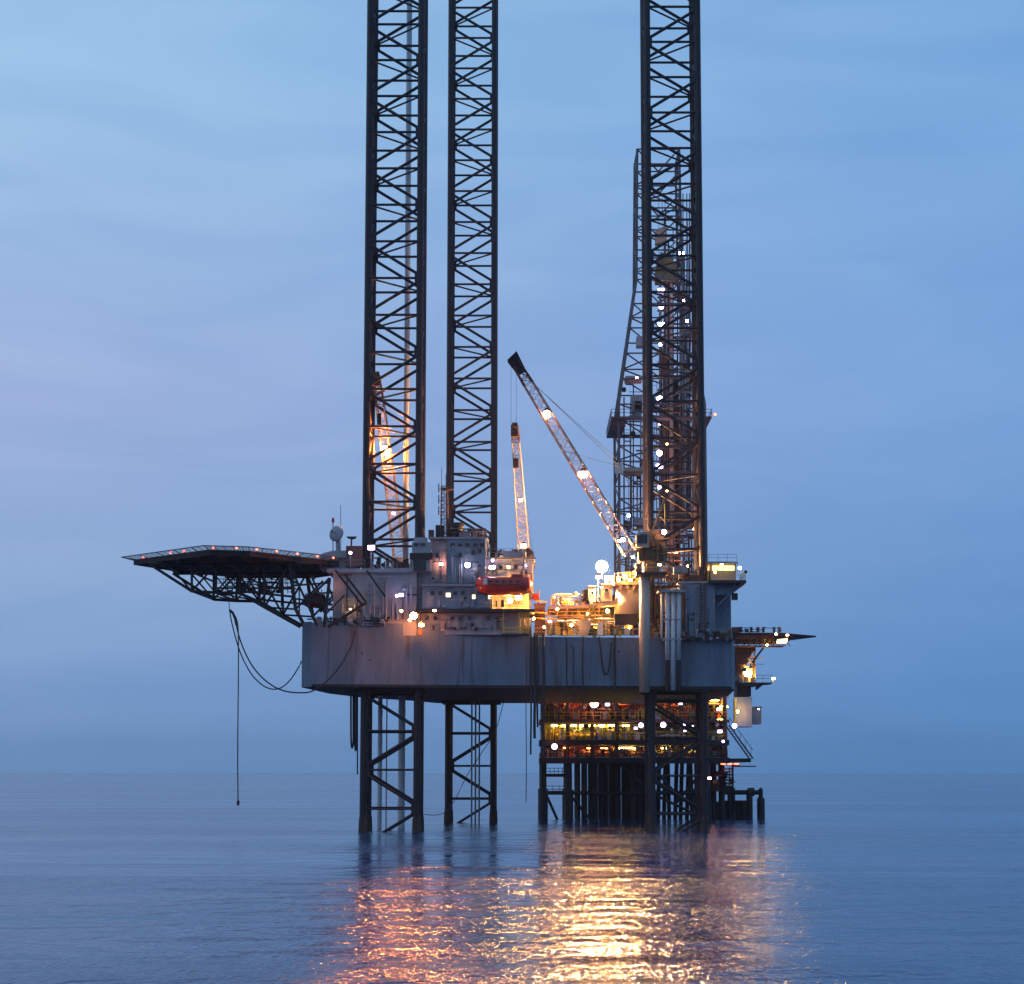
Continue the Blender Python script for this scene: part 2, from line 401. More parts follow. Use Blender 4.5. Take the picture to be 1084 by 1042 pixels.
# bulwark forward, coaming, rubbing strip, weld frames
m = MB(); a, b = pt(318, 208.2), pt(328, 207)
m.prism([(a[0], a[1]+.0), b, (b[0], b[1]+.15), (a[0]+.02, a[1]+.2)], ZD, PZ(658, 207)); wallstrip(m, 328, 490, ZD, PZ(659, 207), th=.15)
wallstrip(m, 490, 550, ZD, PZ(668, 207), th=.15)
m.build('bulwark', 'hull_paint', hull)
m = MB(); wallstrip(m, 551, 774, ZD-.15, ZD+.12, .1, .22, 1); m.build('deck_edge', 'hull_paint', hull)
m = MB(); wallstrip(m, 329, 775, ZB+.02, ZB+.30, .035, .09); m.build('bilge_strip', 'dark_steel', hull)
for u in [x for x in (352, 376, 402, 428, 455, 489, 515, 541, 620, 648, 735, 758)]:
    A = PX(u, yf(u)); m = MB(); m.box((A-.03, yf(u)-.02, ZB+.32), (A+.03, yf(u)+.1, ZD-.2)); m.build('weld_seam', 'hull_paint', hull)
m = MB(); zr = ZD+.12
m.rail([(PX(u, yf(u)), yf(u)+.15, zr) for u in (566, 600, 640, 672)], 1.1, .035)
m.rail([(PX(u, yf(u)), yf(u)+.15, zr) for u in (692, 730, 772)], 1.1, .035)
m.build('railing', 'yellow', hull)
# leg well sleeves under the hull
for cx, cy in (l1, l2, l3):
    m = MB(); h = CC/2+1.0
    for x0, x1, y0, y1 in ((-h,h,-h,-h+.2),(-h,h,h-.2,h),(-h,-h+.2,-h,h),(h-.2,h,-h,h)):
        m.box((cx+x0, cy+y0, ZB-.35), (cx+x1, cy+y1, ZB-.07))
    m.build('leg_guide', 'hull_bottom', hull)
# small draught plates and hose ports
for u, v in ((383, 692), (391, 699), (655, 690), (604, 684)):
    p = P(u, v, yf(u)); m = MB(); m.box((p.x-.12, p.y-.04, p.z-.12), (p.x+.12, p.y+.05, p.z+.12)); m.build('discharge_port', 'dark_steel', hull)
# caisson pipes beside the right jack house
for u, v0, v1, r in ((706.5, 626, 699, .3), (712.5, 624, 731, .32), (718.5, 626, 699, .3), (700.5, 626, 676, .14)):
    q = P(u, v0, 210.9); b_ = P(u, v1, 210.9); m = MB(); m.tube([b_, q], r, 8); m.build('caisson_pipe', 'pipe_white', hull, True)
    if v1 == 699:
        m = MB(); m.tube([P(u, 732, 210.95), b_], r*.9, 8); m.build('caisson_sleeve', 'dark_steel', hull)
m = MB(); m.pbox(697, 624.5, 725, 627, 210.2, 2.4); m.build('pipe_bracket', 'house_grey', hull)
m = MB(); m.pbox(702, 676, 722, 678, 210.6, 1.2); m.pbox(702, 655, 722, 656.5, 210.6, 1.2); m.build('pipe_bracket', 'house_grey', hull)
lamp(hull, P(438, 652, 205.9), 'lamp_shore', .46, (0, -1, -.12), hood=True); lamp(hull, P(446, 661, 206.0), 'lamp_orange', .34, (0, -.2, -1)); lamp(hull, P(434, 656, 206.3), 'lamp_orange', .26, (0, -.2, -1))
lamp(hull, P(460, 646.5, 206.9), 'lamp_pink', .2); lamp(hull, P(425, 647, 207.0), 'lamp_orange', .2)
lamp(hull, P(582, 658, 210.4), 'lamp_violet', .22); lamp(hull, P(605, 662, 211), 'lamp_yellow', .22); lamp(hull, P(576, 664, 211), 'lamp_yellow', .18)
lamp(hull, P(565, 655, 211), 'lamp_orange', .2)
m = MB(); p = P(445, 655, 206.6); m.box((p.x-.07, p.y, p.z-1.6), (p.x+.07, p.y+.15, p.z+1.2)); m.box((p.x-.28, p.y-.2, p.z-2.0), (p.x+.28, p.y+.35, p.z-1.45)); m.build('lamp_post', 'rust_steel', hull)

# ------------------------------------------------------------------ houses
def window(parent, u, v, Y, w=.5, h=.55, lit=False):
    p = P(u, v, Y); m = MB()
    for a, b in (((-w/2-.08, -h/2-.08), (w/2+.08, -h/2)), ((-w/2-.08, h/2), (w/2+.08, h/2+.08)), ((-w/2-.08, -h/2), (-w/2, h/2)), ((w/2, -h/2), (w/2+.08, h/2))):
        m.box((p.x+a[0], Y-.05, p.z+a[1]), (p.x+b[0], Y+.02, p.z+b[1]))
    o = m.build('window', 'grey_steel', parent)
    k = MB(); k.box((p.x-w/2, Y-.025, p.z-h/2), (p.x+w/2, Y-.01, p.z+h/2)); k.build('pane', 'window_lit' if lit else 'glass', o)
def roofrail(parent, u0, u1, v, Y, d, mt='grey_steel'):
    a = P(u0, v, Y); b = P(u1, v, Y); m = MB(); m.rail([(a.x, Y+d, a.z), a, b, (b.x, Y+d, b.z)], 1.05, .03, 1.3); m.build('railing', mt, parent)

jh = thing('jack_house', 'pale steel house around the leg beside the helideck supports', 'jack house', (l1[0], 213, ZD))
m = MB(); m.pbox(352, 606, 441, 673, 208.3, 10.5); m.build('wall', 'house_white', jh)
m = MB(); m.pbox(346, 602, 447, 606, 207.9, 11.5); m.build('roof', 'house_grey', jh)
for u in (366, 389, 409, 430): m = MB(); m.pbox(u, 607, u+1.6, 657, 208.15, .2); m.build('wall_frame', 'house_white', jh)
m = MB(); m.pbox(385, 653.5, 411, 658, 208.0, .4); m.build('vent_louvre', 'dark_steel', jh)
roofrail(jh, 350, 386, 602, 208.0, 8)
lamp(jh, P(424.5, 630, 207.6), 'lamp_violet', .34); lamp(jh, P(420, 631, 207.6), 'lamp_violet', .2)
lamp(jh, P(393, 580, 207.2), 'lamp_violet', .5); lamp(jh, P(371, 585.5, 207.4), 'lamp_violet', .24)
lamp(jh, P(371, 645, 207.6), 'lamp_yellow', .12); lamp(jh, P(349, 620, 207.7), 'lamp_orange', .14)
m = MB(); p = P(393, 582, 207.5); q = P(393, 602, 207.5); m.tube([q, p], .1, 6); p = P(371, 587, 207.6); q = P(371, 602, 207.6); m.tube([q, p], .07, 6); m.build('lamp_post', 'grey_steel', jh)
# radio room box on the roof of the jack house
rr = thing('radio_cabin', 'low white cabin on the jack house roof under the dish', 'cabin', P(352, 602, 210))
m = MB(); m.ppoly([(338, 592), (341, 586), (352, 583), (378, 583), (378, 602), (338, 602)], 209.5, 4); m.build('wall', 'house_white', rr)
m = MB(); m.pbox(366, 578, 384, 600, 208.8, 1.2); m.build('electrical_box', 'rust_steel', rr)
window(rr, 362, 592, 209.45, .9, .4)
dish = thing('satellite_dish', 'round satellite dish with a red beacon beside it on the cabin roof', 'satellite dish', P(358, 584, 210.5))
m = MB(); c = P(356, 565, 209.6)
m.lathe([(.02, .25), (.45, .22), (.8, .1), (.98, -.06), (1.0, -.02), (.8, .16), (.4, .3), (.02, .33)], c, (-.45, -1, .15), 20); m.build('reflector', 'house_grey', dish, True)
m = MB(); m.tube([c+Vector((-.3,-.7,.1)), c+Vector((.25,.3,0))], .05, 6); m.lathe([(.12, 0), (.12, .3)], c+Vector((-.35,-.8,.1)), (-.45,-1,.15), 8); m.build('feed_horn', 'rust_steel', dish)
m = MB(); m.tube([P(358, 584, 210.1), P(357.5, 566, 210.1)], .3, 8); m.build('pedestal', 'house_grey', dish)
m = MB(); a = P(352.5, 563, 210.3); b_ = P(352.5, 551, 210.3); m.tube([P(352.5, 584, 210.3), b_], .06, 6); m.lathe([(.05, 0), (.18, .1), (.15, .55), (.05, .65)], b_-Vector((0,0,.3)), 'Z', 8); m.build('beacon', 'red_paint', dish)
rad = thing('radar_scanner', 'tee shaped radar scanner on a short post beside the dish', 'radar', P(372, 584, 209))
m = MB(); m.tube([P(372, 584, 209), P(372, 570, 209)], .1, 6); m.build('post', 'dark_steel', rad)
m = MB(); m.ppoly([(366.5, 568), (377.5, 568), (376, 570), (373, 571), (368, 570)], 208.8, .4); m.build('scanner_bar', 'dark_steel', rad)
whip = MB(); whip.tube([P(361, 584, 211), P(360.5, 535, 211)], .035, 5); tag(whip.build('whip_antenna', 'wire'), 'thin whip antenna rising behind the round satellite dish', 'antenna')

dk = thing('accommodation_block', 'stepped blue-grey accommodation block with lit windows above the hull', 'deckhouse', P(490, 665, 212))
m = MB(); m.pbox(441.5, 647, 551, 672, 208.9, 9); m.build('lower_wall', 'house_grey', dk)
m = MB(); m.pbox(440, 644.6, 533, 648, 207.6, 3); m.build('walkway', 'dark_steel', dk)
m = MB(); m.pbox(447, 620.5, 521, 644.5, 208.2, 9); m.build('middle_wall', 'house_blue', dk)
m = MB(); m.pbox(445.5, 618.6, 503, 620.4, 207.8, 10); m.build('roof', 'house_grey', dk)
m = MB(); m.pbox(456, 572, 473, 618.5, 209.2, 6); m.build('tower_wall', 'house_white', dk)  # paler material paints in the light on the tower's left-turned face
m = MB(); m.pbox(473.1, 570.5, 514, 618.5, 208.7, 10); m.build('tower_wall', 'house_blue', dk)
m = MB(); m.pbox(454.5, 568.6, 516, 570.4, 208.5, 10.5); m.build('roof', 'house_grey', dk)
m = MB(); m.pbox(441.6, 600, 455.9, 646, 209.3, 6); m.build('link_wall', 'house_grey', dk)
m = MB(); m.pbox(436, 574, 455.8, 604, 207.4, 2.1); m.build('control_cabin', 'house_white', dk)
m = MB(); m.pbox(433.5, 585.5, 458, 592.5, 207.0, .38); m.build('visor', 'dark_steel', dk)
m = MB(); m.pbox(437.5, 594, 451, 604.5, 207.33, .06); m.build('cabin_opening', 'glass', dk)
for u in (440.5, 447.5): window(dk, u, 576.8, 207.37, .55, .35)
m = MB(); m.pbox(514.2, 592, 565, 628, 211.2, 8); m.build('upper_wall', 'house_grey', dk)
m = MB(); m.pbox(512, 590, 567, 591.9, 210.7, 9); m.build('roof', 'grey_steel', dk)
m = MB(); m.pbox(521.1, 620.6, 560, 646, 210.9, 6); m.build('recess_wall', 'beige', dk)
m = MB(); m.pbox(533.2, 644.8, 566, 648, 207.5, 8); m.build('boat_deck', 'dark_steel', dk)
for u, v in ((474.5, 630), (501.5, 632), (518.5, 632)): window(dk, u, v, 208.15, .38 if u > 500 else .55, .5, True)
for u, v in ((487, 588), (501, 585), (508, 583.5), (463, 588), (555, 605)): window(dk, u, v, 208.65 if 472 < u < 514 else (209.15 if u < 472 else 211.15), .5, .6)
m = MB()
for v in (632.5, 636.5, 640.5): m.pbox(519, v, 541, v+.7, 208.05, .12)
m.build('handrail', 'grey_steel', dk)
for u, v, Y, lm, r in ((467, 597.5, 208.9, 'lamp_pink', .26), (495, 598.5, 208.3, 'lamp_white', .42), (521, 601, 209.0, 'lamp_white', .42), (521.5, 593.5, 210.9, 'lamp_violet', .22), (556, 599, 210.8, 'lamp_violet', .2), (540, 636, 209.6, 'lamp_boat', .40), (549, 633, 209.6, 'lamp_boat', .40)):
    lamp(dk, P(u, v, Y), lm, r)
roofrail(dk, 447.5, 500, 618.6, 208.0, 1.5); roofrail(dk, 476, 513, 568.6, 208.9, 8); roofrail(dk, 516, 564, 590, 211, 7)
# roof clutter
for i, (u0, v0, u1, v1, Y, mt_) in enumerate(((453.5, 561, 459, 570, 209, 'rust_steel'), (461, 556, 470, 570, 210, 'dark_steel'), (488, 564, 498, 570, 210, 'house_grey'), (499, 560, 511, 570, 211.5, 'rust_steel'), (534, 584, 551, 590, 211, 'house_grey'), (492, 566, 502, 571, 212, 'dark_steel'), (438, 569, 452, 574, 208.2, 'house_white'))):
    m = MB(); m.pbox(u0, v0, u1, v1, Y, 1.4); m.build('vent_box', mt_, dk)
m = MB(); c = P(483, 558, 210.2); m.lathe([(.35, -1.3), (.4, -.7), (.8, -.6), (.95, 0), (.95, .45), (.5, .5)], c, 'Z', 12); m.build('exhaust_drum', 'dark_steel', dk, True)
for u in (458, 466, 482, 490): window(dk, u, 628, 208.15, .5, .5)
for u in (479, 487, 495, 503, 510): window(dk, u, 577, 208.65, .55, .45)
for u in (522, 530, 538, 546): window(dk, u, 601, 211.15, .5, .5, u == 538)
for u in (452, 461, 479, 488, 497, 517): window(dk, u, 654.5, 208.85, .45, .45)
def door(parent, u, v, Y, mt='house_white'):
    p = P(u, v, Y); m = MB(); m.box((p.x-.42, Y-.06, p.z), (p.x+.42, Y+.02, p.z+2.0)); o = m.build('door', mt, parent)
    k = MB(); k.box((p.x+.22, Y-.12, p.z+.95), (p.x+.34, Y-.05, p.z+1.05)); k.build('handle', 'dark_steel', o)
for u, v, Y in ((455, 644.4, 208.2), (490, 644.4, 208.2), (463, 618.4, 209.2), (505, 618.4, 208.7), (470, 668, 208.9), (508, 668, 208.9), (530, 644.6, 210.9)): door(dk, u, v, Y)
door(jh, 399, 657, 208.3, 'house_grey'); door(jh, 433, 657, 208.3, 'house_grey')
# lattice radio mast
ma = thing('radio_mast', 'slim antenna mast with bracket aerials rising from the accommodation roof', 'antenna mast', P(470, 570, 210.4))
ch, lc = truss(P(470.5, 569, 210.4), P(470.5, 515, 210.4), .9, .7, 14, .07, .04); ch.build('mast_chord', 'rust_steel', ma); lc.build('lacing', 'rust_steel', ma, kind='stuff')
for v in (518, 530, 542):
    m = MB(); a = P(470.5, v, 210.1); b_ = P(464.5, v, 210.1); m.tube([a, b_], .04, 5); m.tube([b_-Vector((0,0,.4)), b_+Vector((0,0,.7))], .07, 5); m.build('aerial', 'dark_steel', ma)
m = MB(); m.pbox(466.5, 516.5, 479, 518, 209.9, 1.2); m.build('platform', 'rust_steel', ma)
m = MB()
for u, v in ((467.5, 495), (472, 502), (478, 488)): m.tube([P(u, 517, 210.2), P(u, v, 210.2)], .035, 5)
m.build('whip_aerials', 'wire', ma)

# lifeboats
def lifeboat(label, u0, u1, v0, v1, Y, mt='boat_red'):
    a = P(u0, v1, Y); b = P(u1, v0, Y); Lb = b.x-a.x; H = b.z-a.z; c = Vector(((a.x+b.x)/2, Y+1.2, a.z))
    t = thing('lifeboat', label, 'lifeboat', c, 'lifeboats hung on the rig')
    m = MB(); n = 18; ns = 14
    for i in range(n+1):
        f = -1+2*i/n; k = max(0.0, 1-abs(f)**5)**.55
        for j in range(ns):
            th = 2*math.pi*j/ns; cy = math.cos(th); cz = math.sin(th)
            wy = 1.25*k*(abs(cy)**.8)*(1 if cy >= 0 else -1)
            hz = (H*.46*(1 if cz < 0 else .95))*((abs(cz)**.85)*(1 if cz >= 0 else -1))*(k**.5 if cz >= 0 else k**.35)
            rise = H*.14*f*f
            m.v.append((c.x+f*Lb/2, c.y+wy, c.z+H*.44+hz+rise))
    for i in range(n):
        for j in range(ns):
            q = i*ns; j2 = (j+1) % ns; m.f.append((q+j, q+j2, q+ns+j2, q+ns+j))
    m.f.append(tuple(range(ns))); m.f.append(tuple(range(n*ns, n*ns+ns)))
    m.build('boat_hull', mt, t, True)
    m = MB(); m.box((c.x+Lb*.12, c.y-.75, c.z+H*.76), (c.x+Lb*.34, c.y+.75, c.z+H)); m.build('conning_cabin', mt, t)
    for f in (-.24, -.12, 0, .12, .24):
        m = MB(); x = c.x+f*Lb; m.box((x-.2, c.y-1.22, c.z+H*.55), (x+.16, c.y-.8, c.z+H*.68)); m.build('porthole', 'glass', t)
    m = MB(); m.tube([(c.x+f*Lb/2*.94, c.y-1.27*max(0, 1-abs(f*.94)**3.2)**.6, c.z+H*.44+H*.14*f*f) for f in [-1+i/8 for i in range(17)]], .06, 5); m.build('fender_rope', 'dark_steel', t)
    m = MB(); m.tube([(c.x-Lb*.46, c.y-.2, c.z+H*.16), (c.x-Lb*.3, c.y-.3, c.z+.02), (c.x+Lb*.3, c.y-.3, c.z+.02), (c.x+Lb*.46, c.y-.2, c.z+H*.16)], .08, 5); m.build('keel', 'dark_steel', t)
    m = MB(); m.box((c.x-Lb*.36, c.y-1.24, c.z+H*.48), (c.x-Lb*.29, c.y-.8, c.z+H*.78)); m.build('hatch', 'pipe_white', t)
    m = MB(); m.tube([(c.x-Lb*.4, c.y-.7, c.z+H*.95), (c.x+Lb*.1, c.y-.7, c.z+H*.95)], .04, 5); m.build('grab_rail', 'grey_steel', t)
    for f in (-.3, .3):
        m = MB(); m.tube([(c.x+f*Lb, c.y, c.z+H*.8), (c.x+f*Lb, c.y, c.z+H*1.25)], .06, 5); m.build('fall_hook', 'dark_steel', t)
    return t
lifeboat('closed red lifeboat hung outboard above the bright boat deck lamp', 503, 564, 607.5, 629, 207.0)
lifeboat('small red lifeboat hung behind the helideck support frame', 320, 344, 627, 642, 212.5)
dv = thing('lifeboat_davit', 'steel davit frame holding the red lifeboat over the boat deck', 'davit', P(533, 645, 208))
for u in (513, 555):
    beam(dv, 'davit_arm', P(u, 590, 211), P(u, 603, 208.2), .14, 'grey_steel'); beam(dv, 'davit_post', P(u, 626, 211), P(u, 590, 211), .14, 'grey_steel')
beam(dv, 'cross_bar', P(511, 603, 208.2), P(557, 603, 208.2), .08, 'grey_steel')

# yellow stair tower on the boat deck
st = thing('stair_platform', 'yellow escape stair frame standing out from the hull below the lifeboat', 'stairs', P(545, 672, 206.5))
for u in (533, 550, 553, 558.5): beam(st, 'post', P(u, 672, 206.3), P(u+(1.2 if u == 558.5 else 0), 647, 206.3), .11, 'yellow', 4)
for v in (672, 668.5, 664.5): beam(st, 'rail', P(532, v, 206.2), P(559, v, 206.2), .1, 'yellow', 4)
beam(st, 'stringer', P(552, 671, 206.6), P(556, 648, 206.6), .1, 'yellow', 4); beam(st, 'stringer', P(560, 671, 206.6), P(556.5, 648, 206.6), .1, 'yellow', 4)
m = MB(); m.pbox(531, 671, 560, 673, 205.9, 1.1); m.build('landing', 'dark_steel', st)
m = MB(); m.pbox(531, 646.4, 560, 648, 205.9, 1.3); m.build('landing', 'dark_steel', st)
for i in range(7):
    m = MB(); f = i/6; u = 553.5+f*2.4; v = 668-f*19; m.pbox(u-.6, v, u+4.2*(1-f)+1.2, v+.5, 206.3, .5); m.build('tread', 'yellow', st)

# ------------------------------------------------------------------ helideck
ZR = P(215.5, 577.5, 197.0).z; ZH = ZR-.34        # height of the outer net rim, and of the deck
def on_level(u, v, z):
    """the point of the horizontal plane z that a pixel looks at"""
    lo, hi = 150.0, 320.0
    for _ in range(50):
        mid = (lo+hi)/2
        if P(u, v, mid).z < z: lo = mid
        else: hi = mid
    p = P(u, v, lo); return (p.x, p.y)
rim = [on_level(128.5, 589.8, ZR), on_level(215.5, 577.5, ZR), on_level(263, 578.8, ZR), on_level(332, 586.4, ZR), on_level(372, 591.5, ZR), (-21.5, 217.5), (-27.5, 224.0), (-38.0, 224.0), (-45.5, 216.5)]
hcx = sum(p[0] for p in rim)/len(rim); hcy = sum(p[1] for p in rim)/len(rim)
hp = [(hcx+(x-hcx)*(1-1.5/math.hypot(x-hcx, y-hcy)), hcy+(y-hcy)*(1-1.5/math.hypot(x-hcx, y-hcy))) for x, y in rim]
hd = thing('helideck', 'octagonal helicopter deck cantilevered out from the hull on lattice supports', 'helideck', (-32, 210, ZH-8))
m = MB(); m.prism(hp, ZH-.35, ZH); m.build('deck', 'helideck_paint', hd)
cx, cy = hcx, hcy
ed = MB(); nts = []
for (x0, y0), (x1, y1) in zip(hp, hp[1:]+hp[:1]):
    def outw(x, y, d):
        k = math.hypot(x-cx, y-cy); return (x+(x-cx)/k*d, y+(y-cy)/k*d)
    a, b = outw(x0, y0, .05), outw(x1, y1, .05); c, d = outw(x0, y0, 1.5), outw(x1, y1, 1.5)
    o = MB(); o.v = [(*a, ZH-.05), (*b, ZH-.05), (*d, ZH+.32), (*c, ZH+.32)]
    # net: crossing wires inside a frame
    k = MB(); n = 14
    for i in range(n+1):
        f = i/n; k.tube([Vector(o.v[0]).lerp(Vector(o.v[1]), f), Vector(o.v[3]).lerp(Vector(o.v[2]), f)], .03 if i % 3 else .06, 4)
    for i in range(7):
        f = i/6; k.tube([Vector(o.v[0]).lerp(Vector(o.v[3]), f), Vector(o.v[1]).lerp(Vector(o.v[2]), f)], .025 if i < 6 else .07, 4)
    k.build('safety_net', 'net', hd)
    ed.prism([outw(x0, y0, .04), outw(x1, y1, .04), (x1, y1), (x0, y0)], ZH-.6, ZH+.06)
ed.build('edge_beam', 'dark_steel', hd)
for i in range(9):
    x = -44.5+i*2.75
    ys = []
    for (x0, y0), (x1, y1) in zip(hp, hp[1:]+hp[:1]):
        if (x0-x)*(x1-x) < 0: ys.append(y0+(y1-y0)*(x-x0)/(x1-x0))
    if len(ys) == 2: beam(hd, 'deck_beam', (x, min(ys)+.1, ZH-.62), (x, max(ys)-.1, ZH-.62), .22, 'dark_steel', 4)
for u, v in ((151.6, 589.7), (180.6, 585.2), (194.6, 583.4), (225.7, 580), (250.6, 580.2), (272, 581.6), (293, 583.5), (315, 586.2), (336, 588.8), (353, 590.6)):
    q = on_level(u, v, ZH+.2); p = Vector((q[0], q[1], ZH+.2))      # lamps stand along the near edge
    lamp(hd, p, 'lamp_red', .17, (0, -1, -.3), 'perimeter_light')
    k = MB(); k.tube([(p.x, p.y+.12, ZH-.1), (p.x, p.y+.12, p.z)], .05, 5); k.build('light_stem', 'dark_steel', hd)
# support trusses (two planes) running from the hull out under the deck
def seg(name, A, B, r=.16): beam(hd, name, A, B, r, 'dark_steel')
for YT, dx in ((205.0, 0), (215.0, 6)):
    top = [(158, 600), (178, 603), (203, 606), (229, 607), (254, 608), (279, 609), (306, 610), (330, 611)]
    bot = [(158, 600), (203, 626), (228, 627.5), (254, 628), (280, 643), (318, 664)]
    def q(p): 
        a = P(p[0], p[1], 205.0); return Vector((a.x+(.0 if YT == 205 else .8), YT, a.z))
    T = [q(p) for p in top]; Bm = [q(p) for p in bot]
    zt = ZH-.85
    T = [Vector((p.x, p.y, zt)) for p in T]
    seg('bottom_chord', T[0], Bm[1], .2)
    for a, b in zip(Bm[1:], Bm[2:]): seg('bottom_chord', a, b, .2)
    seg('top_chord', T[0], T[-1], .2)
    seg('web_post', T[2], Bm[1]); seg('web_post', T[3], Bm[2]); seg('web_post', T[4], Bm[3]); seg('web_post', T[5], Bm[4]); seg('web_brace', T[1], Bm[1], .12)
    seg('web_brace', T[3], Bm[1], .13); seg('web_brace', T[2], Bm[2], .1); seg('web_brace', T[3], Bm[3], .14); seg('web_brace', T[4], Bm[2], .1)
    seg('web_brace', T[5], Bm[3], .13); seg('web_brace', T[4], Bm[4], .14); seg('web_brace', T[6], Bm[4], .14)
    # second lower line out to the hull
    e1, e2 = q((254, 626)), q((312, 632)); e3 = q((312, 645))
    seg('tie_beam', e1, e2, .15); seg('tie_beam', Bm[4], e3, .13); seg('web_post', q((298, 642)), q((298, 612)), .1); seg('web_brace', q((280, 643)), q((296, 616)), .1)
    seg('column', T[6], q((313, 645)), .24); seg('column', q((313, 645)), q((321, 660)), .24)
    seg('column_brace', T[6], q((336, 663)), .15); seg('column', q((349, 612)), q((343, 664)), .22); seg('column_brace', q((368, 612)), q((388, 638)), .16)
    seg('column_brace', q((388, 638)), q((347, 664)), .2); seg('column_brace', q((330, 611)), q((343, 640)), .15); seg('column_brace', q((321, 640)), q((349, 612)), .15)
    seg('column_brace', q((355, 604)), q((383, 640)), .14); seg('column_brace', q((388, 604)), q((408, 632)), .13); seg('column_brace', q((313, 645)), q((342, 615)), .14)
    seg('column_brace', q((345, 650)), q((365, 630)), .12)
    seg('tie_beam', q((310, 620)), q((350, 617)), .13); seg('tie_beam', q((313, 634)), q((352, 640)), .13)
for u, v in ((203, 626), (228, 627.5), (254, 628), (280, 643), (203, 606), (254, 608), (300, 610)):
    a = P(u, v, 205); seg('cross_tie', (a.x, 205, a.z), (a.x+.8, 215, a.z), .13)
for (u, v), (u2, v2) in (((203, 626), (228, 627.5)), ((228, 627.5), (254, 628)), ((254, 628), (280, 643))):
    a = P(u, v, 205); b = P(u2, v2, 205); seg('cross_tie', (a.x, 205, a.z), (b.x+.8, 215, b.z), .1)
# walkway under the deck
m = MB(); a = P(228, 622, 208); b = P(312, 624, 208); m.box((a.x, 207.6, a.z-.1), (b.x, 209, a.z)); m.build('under_walkway', 'dark_steel', hd)
m = MB(); m.rail([(a.x, 207.6, a.z), (b.x, 207.6, a.z)], 1.1, .04, 1.0); m.rail([(a.x, 209, a.z), (b.x, 209, a.z)], 1.1, .04, 1.0); m.build('railing', 'dark_steel', hd)
m = MB(); a = P(239, 628, 206); b = P(253, 634, 206)
for z in (a.z, b.z): m.tube([(a.x, 206, z), (b.x, 206, z)], .06, 5)
for x in (a.x, (a.x+b.x)/2, b.x): m.tube([(x, 206, a.z), (x, 206, b.z)], .05, 5)
m.build('hanging_cradle', 'dark_steel', hd)

# hoses hanging from the helideck
h1 = thing('transfer_hose', 'looped supply hoses hanging from the helideck to the hull corner', 'hose', P(243, 645, 206))
top = P(243, 646, 206)
m = MB(); m.tube([P(242, 633, 206), top], .05, 5); m.build('sling', 'wire', h1)
m = MB(); m.tube([top, P(246.5, 649, 206), P(249, 655, 206), P(250.5, 662, 206)], .16, 6); m.build('hose_saddle', 'rubber', h1)
path1 = [(243, 646), (246, 662), (254, 690), (265, 712), (276, 724), (287, 729.5), (298, 728), (308, 719), (317, 705), (319, 700)]
path2 = [(249, 656), (254, 677), (264, 700), (276, 716), (290, 727), (303, 732), (317, 733.5), (330, 732)]
path3 = [(330, 732), (345, 722), (358, 708), (368, 692), (374, 678), (376, 668)]
def smooth_path(pp, Y, n=5):
    out = []
    q = [P(u, v, Y) for u, v in pp]
    for i in range(len(q)-1):
        p0 = q[max(i-1, 0)]; p1 = q[i]; p2 = q[i+1]; p3 = q[min(i+2, len(q)-1)]
        for k in range(n):
            t = k/n
            out.append(0.5*((2*p1)+(p2-p0)*t+(2*p0-5*p1+4*p2-p3)*t*t+(3*p1-p0-3*p2+p3)*t**3))
    return out+[q[-1]]
m = MB(); m.tube(smooth_path(path1, 206.2), .075, 6); m.build('hose', 'rubber', h1)
m = MB(); m.tube(smooth_path(path2+path3[1:], 206.3), .085, 6); m.build('hose', 'rubber', h1)
h2 = thing('drop_line', 'single long hose dangling from the loop down towards the sea', 'hose', P(252, 852, 205.6))
m = MB(); m.tube(smooth_path([(249, 652), (252, 664), (252.4, 700), (252, 750), (251.6, 800), (252, 850)], 205.8), .07, 6); m.build('hose', 'rubber', h2)
m = MB(); m.lathe([(.06, 0), (.17, .1), (.17, .5), (.06, .7)], P(252, 853, 205.8), 'Z', 8); m.build('end_weight', 'dark_steel', h2)
# loops and falls hanging below the hull
lp = thing('hose_loop', 'looped hoses hanging under the hull beside the leg at the helideck end', 'hose', P(374, 736, 222))
for (ua, ub, vb) in ((371.5, 374, 792), (375.5, 377.5, 795)):
    m = MB(); m.tube(smooth_path([(ua, 735), (ua, 760), (ua+.2, 785), ((ua+ub)/2, vb), (ub, 785), (ub, 760), (ub, 735)], 222), .12, 6); m.build('hose', 'rubber', lp)
m = MB(); m.tube([P(378.5, 737, 222), P(378.3, 820, 222)], .09, 6); m.build('hose', 'rubber', lp)
for i, (u, v0, v1, Y, r, lab) in enumerate(((557, 672, 850, 208.4, .05, 'thin line hanging from the boat deck edge almost to the sea'), (562, 668, 799, 209.4, .11, 'hose hanging past the hull beside the yellow stair, ends above the sea'),
        (566, 670, 782, 209.5, .17, 'thick hose with tapered end hanging against the hull side'), (569, 672, 770, 209.6, .12, 'dark hose hanging down the hull beside the thick tapered one'), (575.5, 671, 803, 209.7, .15, 'long hose hanging on the hull in front of the platform corner'),
        (600, 676, 740, 210.2, .09, 'short hose hanging on the hull below the catwalk'), (607, 684, 748, 210.3, .07, 'thin hose hanging on the hull below the deck machinery'), (617, 674, 752, 210.4, .09, 'hose hanging on the hull below the yellow braces'), (651, 672, 734, 210.9, .13, 'dark hose hanging on the hull beside the looped hose'))):
    m = MB(); n = 8
    pp = [P(u+math.sin(k*1.3+i)*.25, v0+(v1-v0)*k/n, Y) for k in range(n+1)]
    m.tube(pp, r, 6); o = m.build('hanging_hose', 'rubber'); tag(o, lab, 'hose')
m = MB(); m.tube(smooth_path([(634, 674), (636, 690), (638, 706), (641, 714), (644, 711), (646, 696), (647, 680)], 210.8), .1, 6)
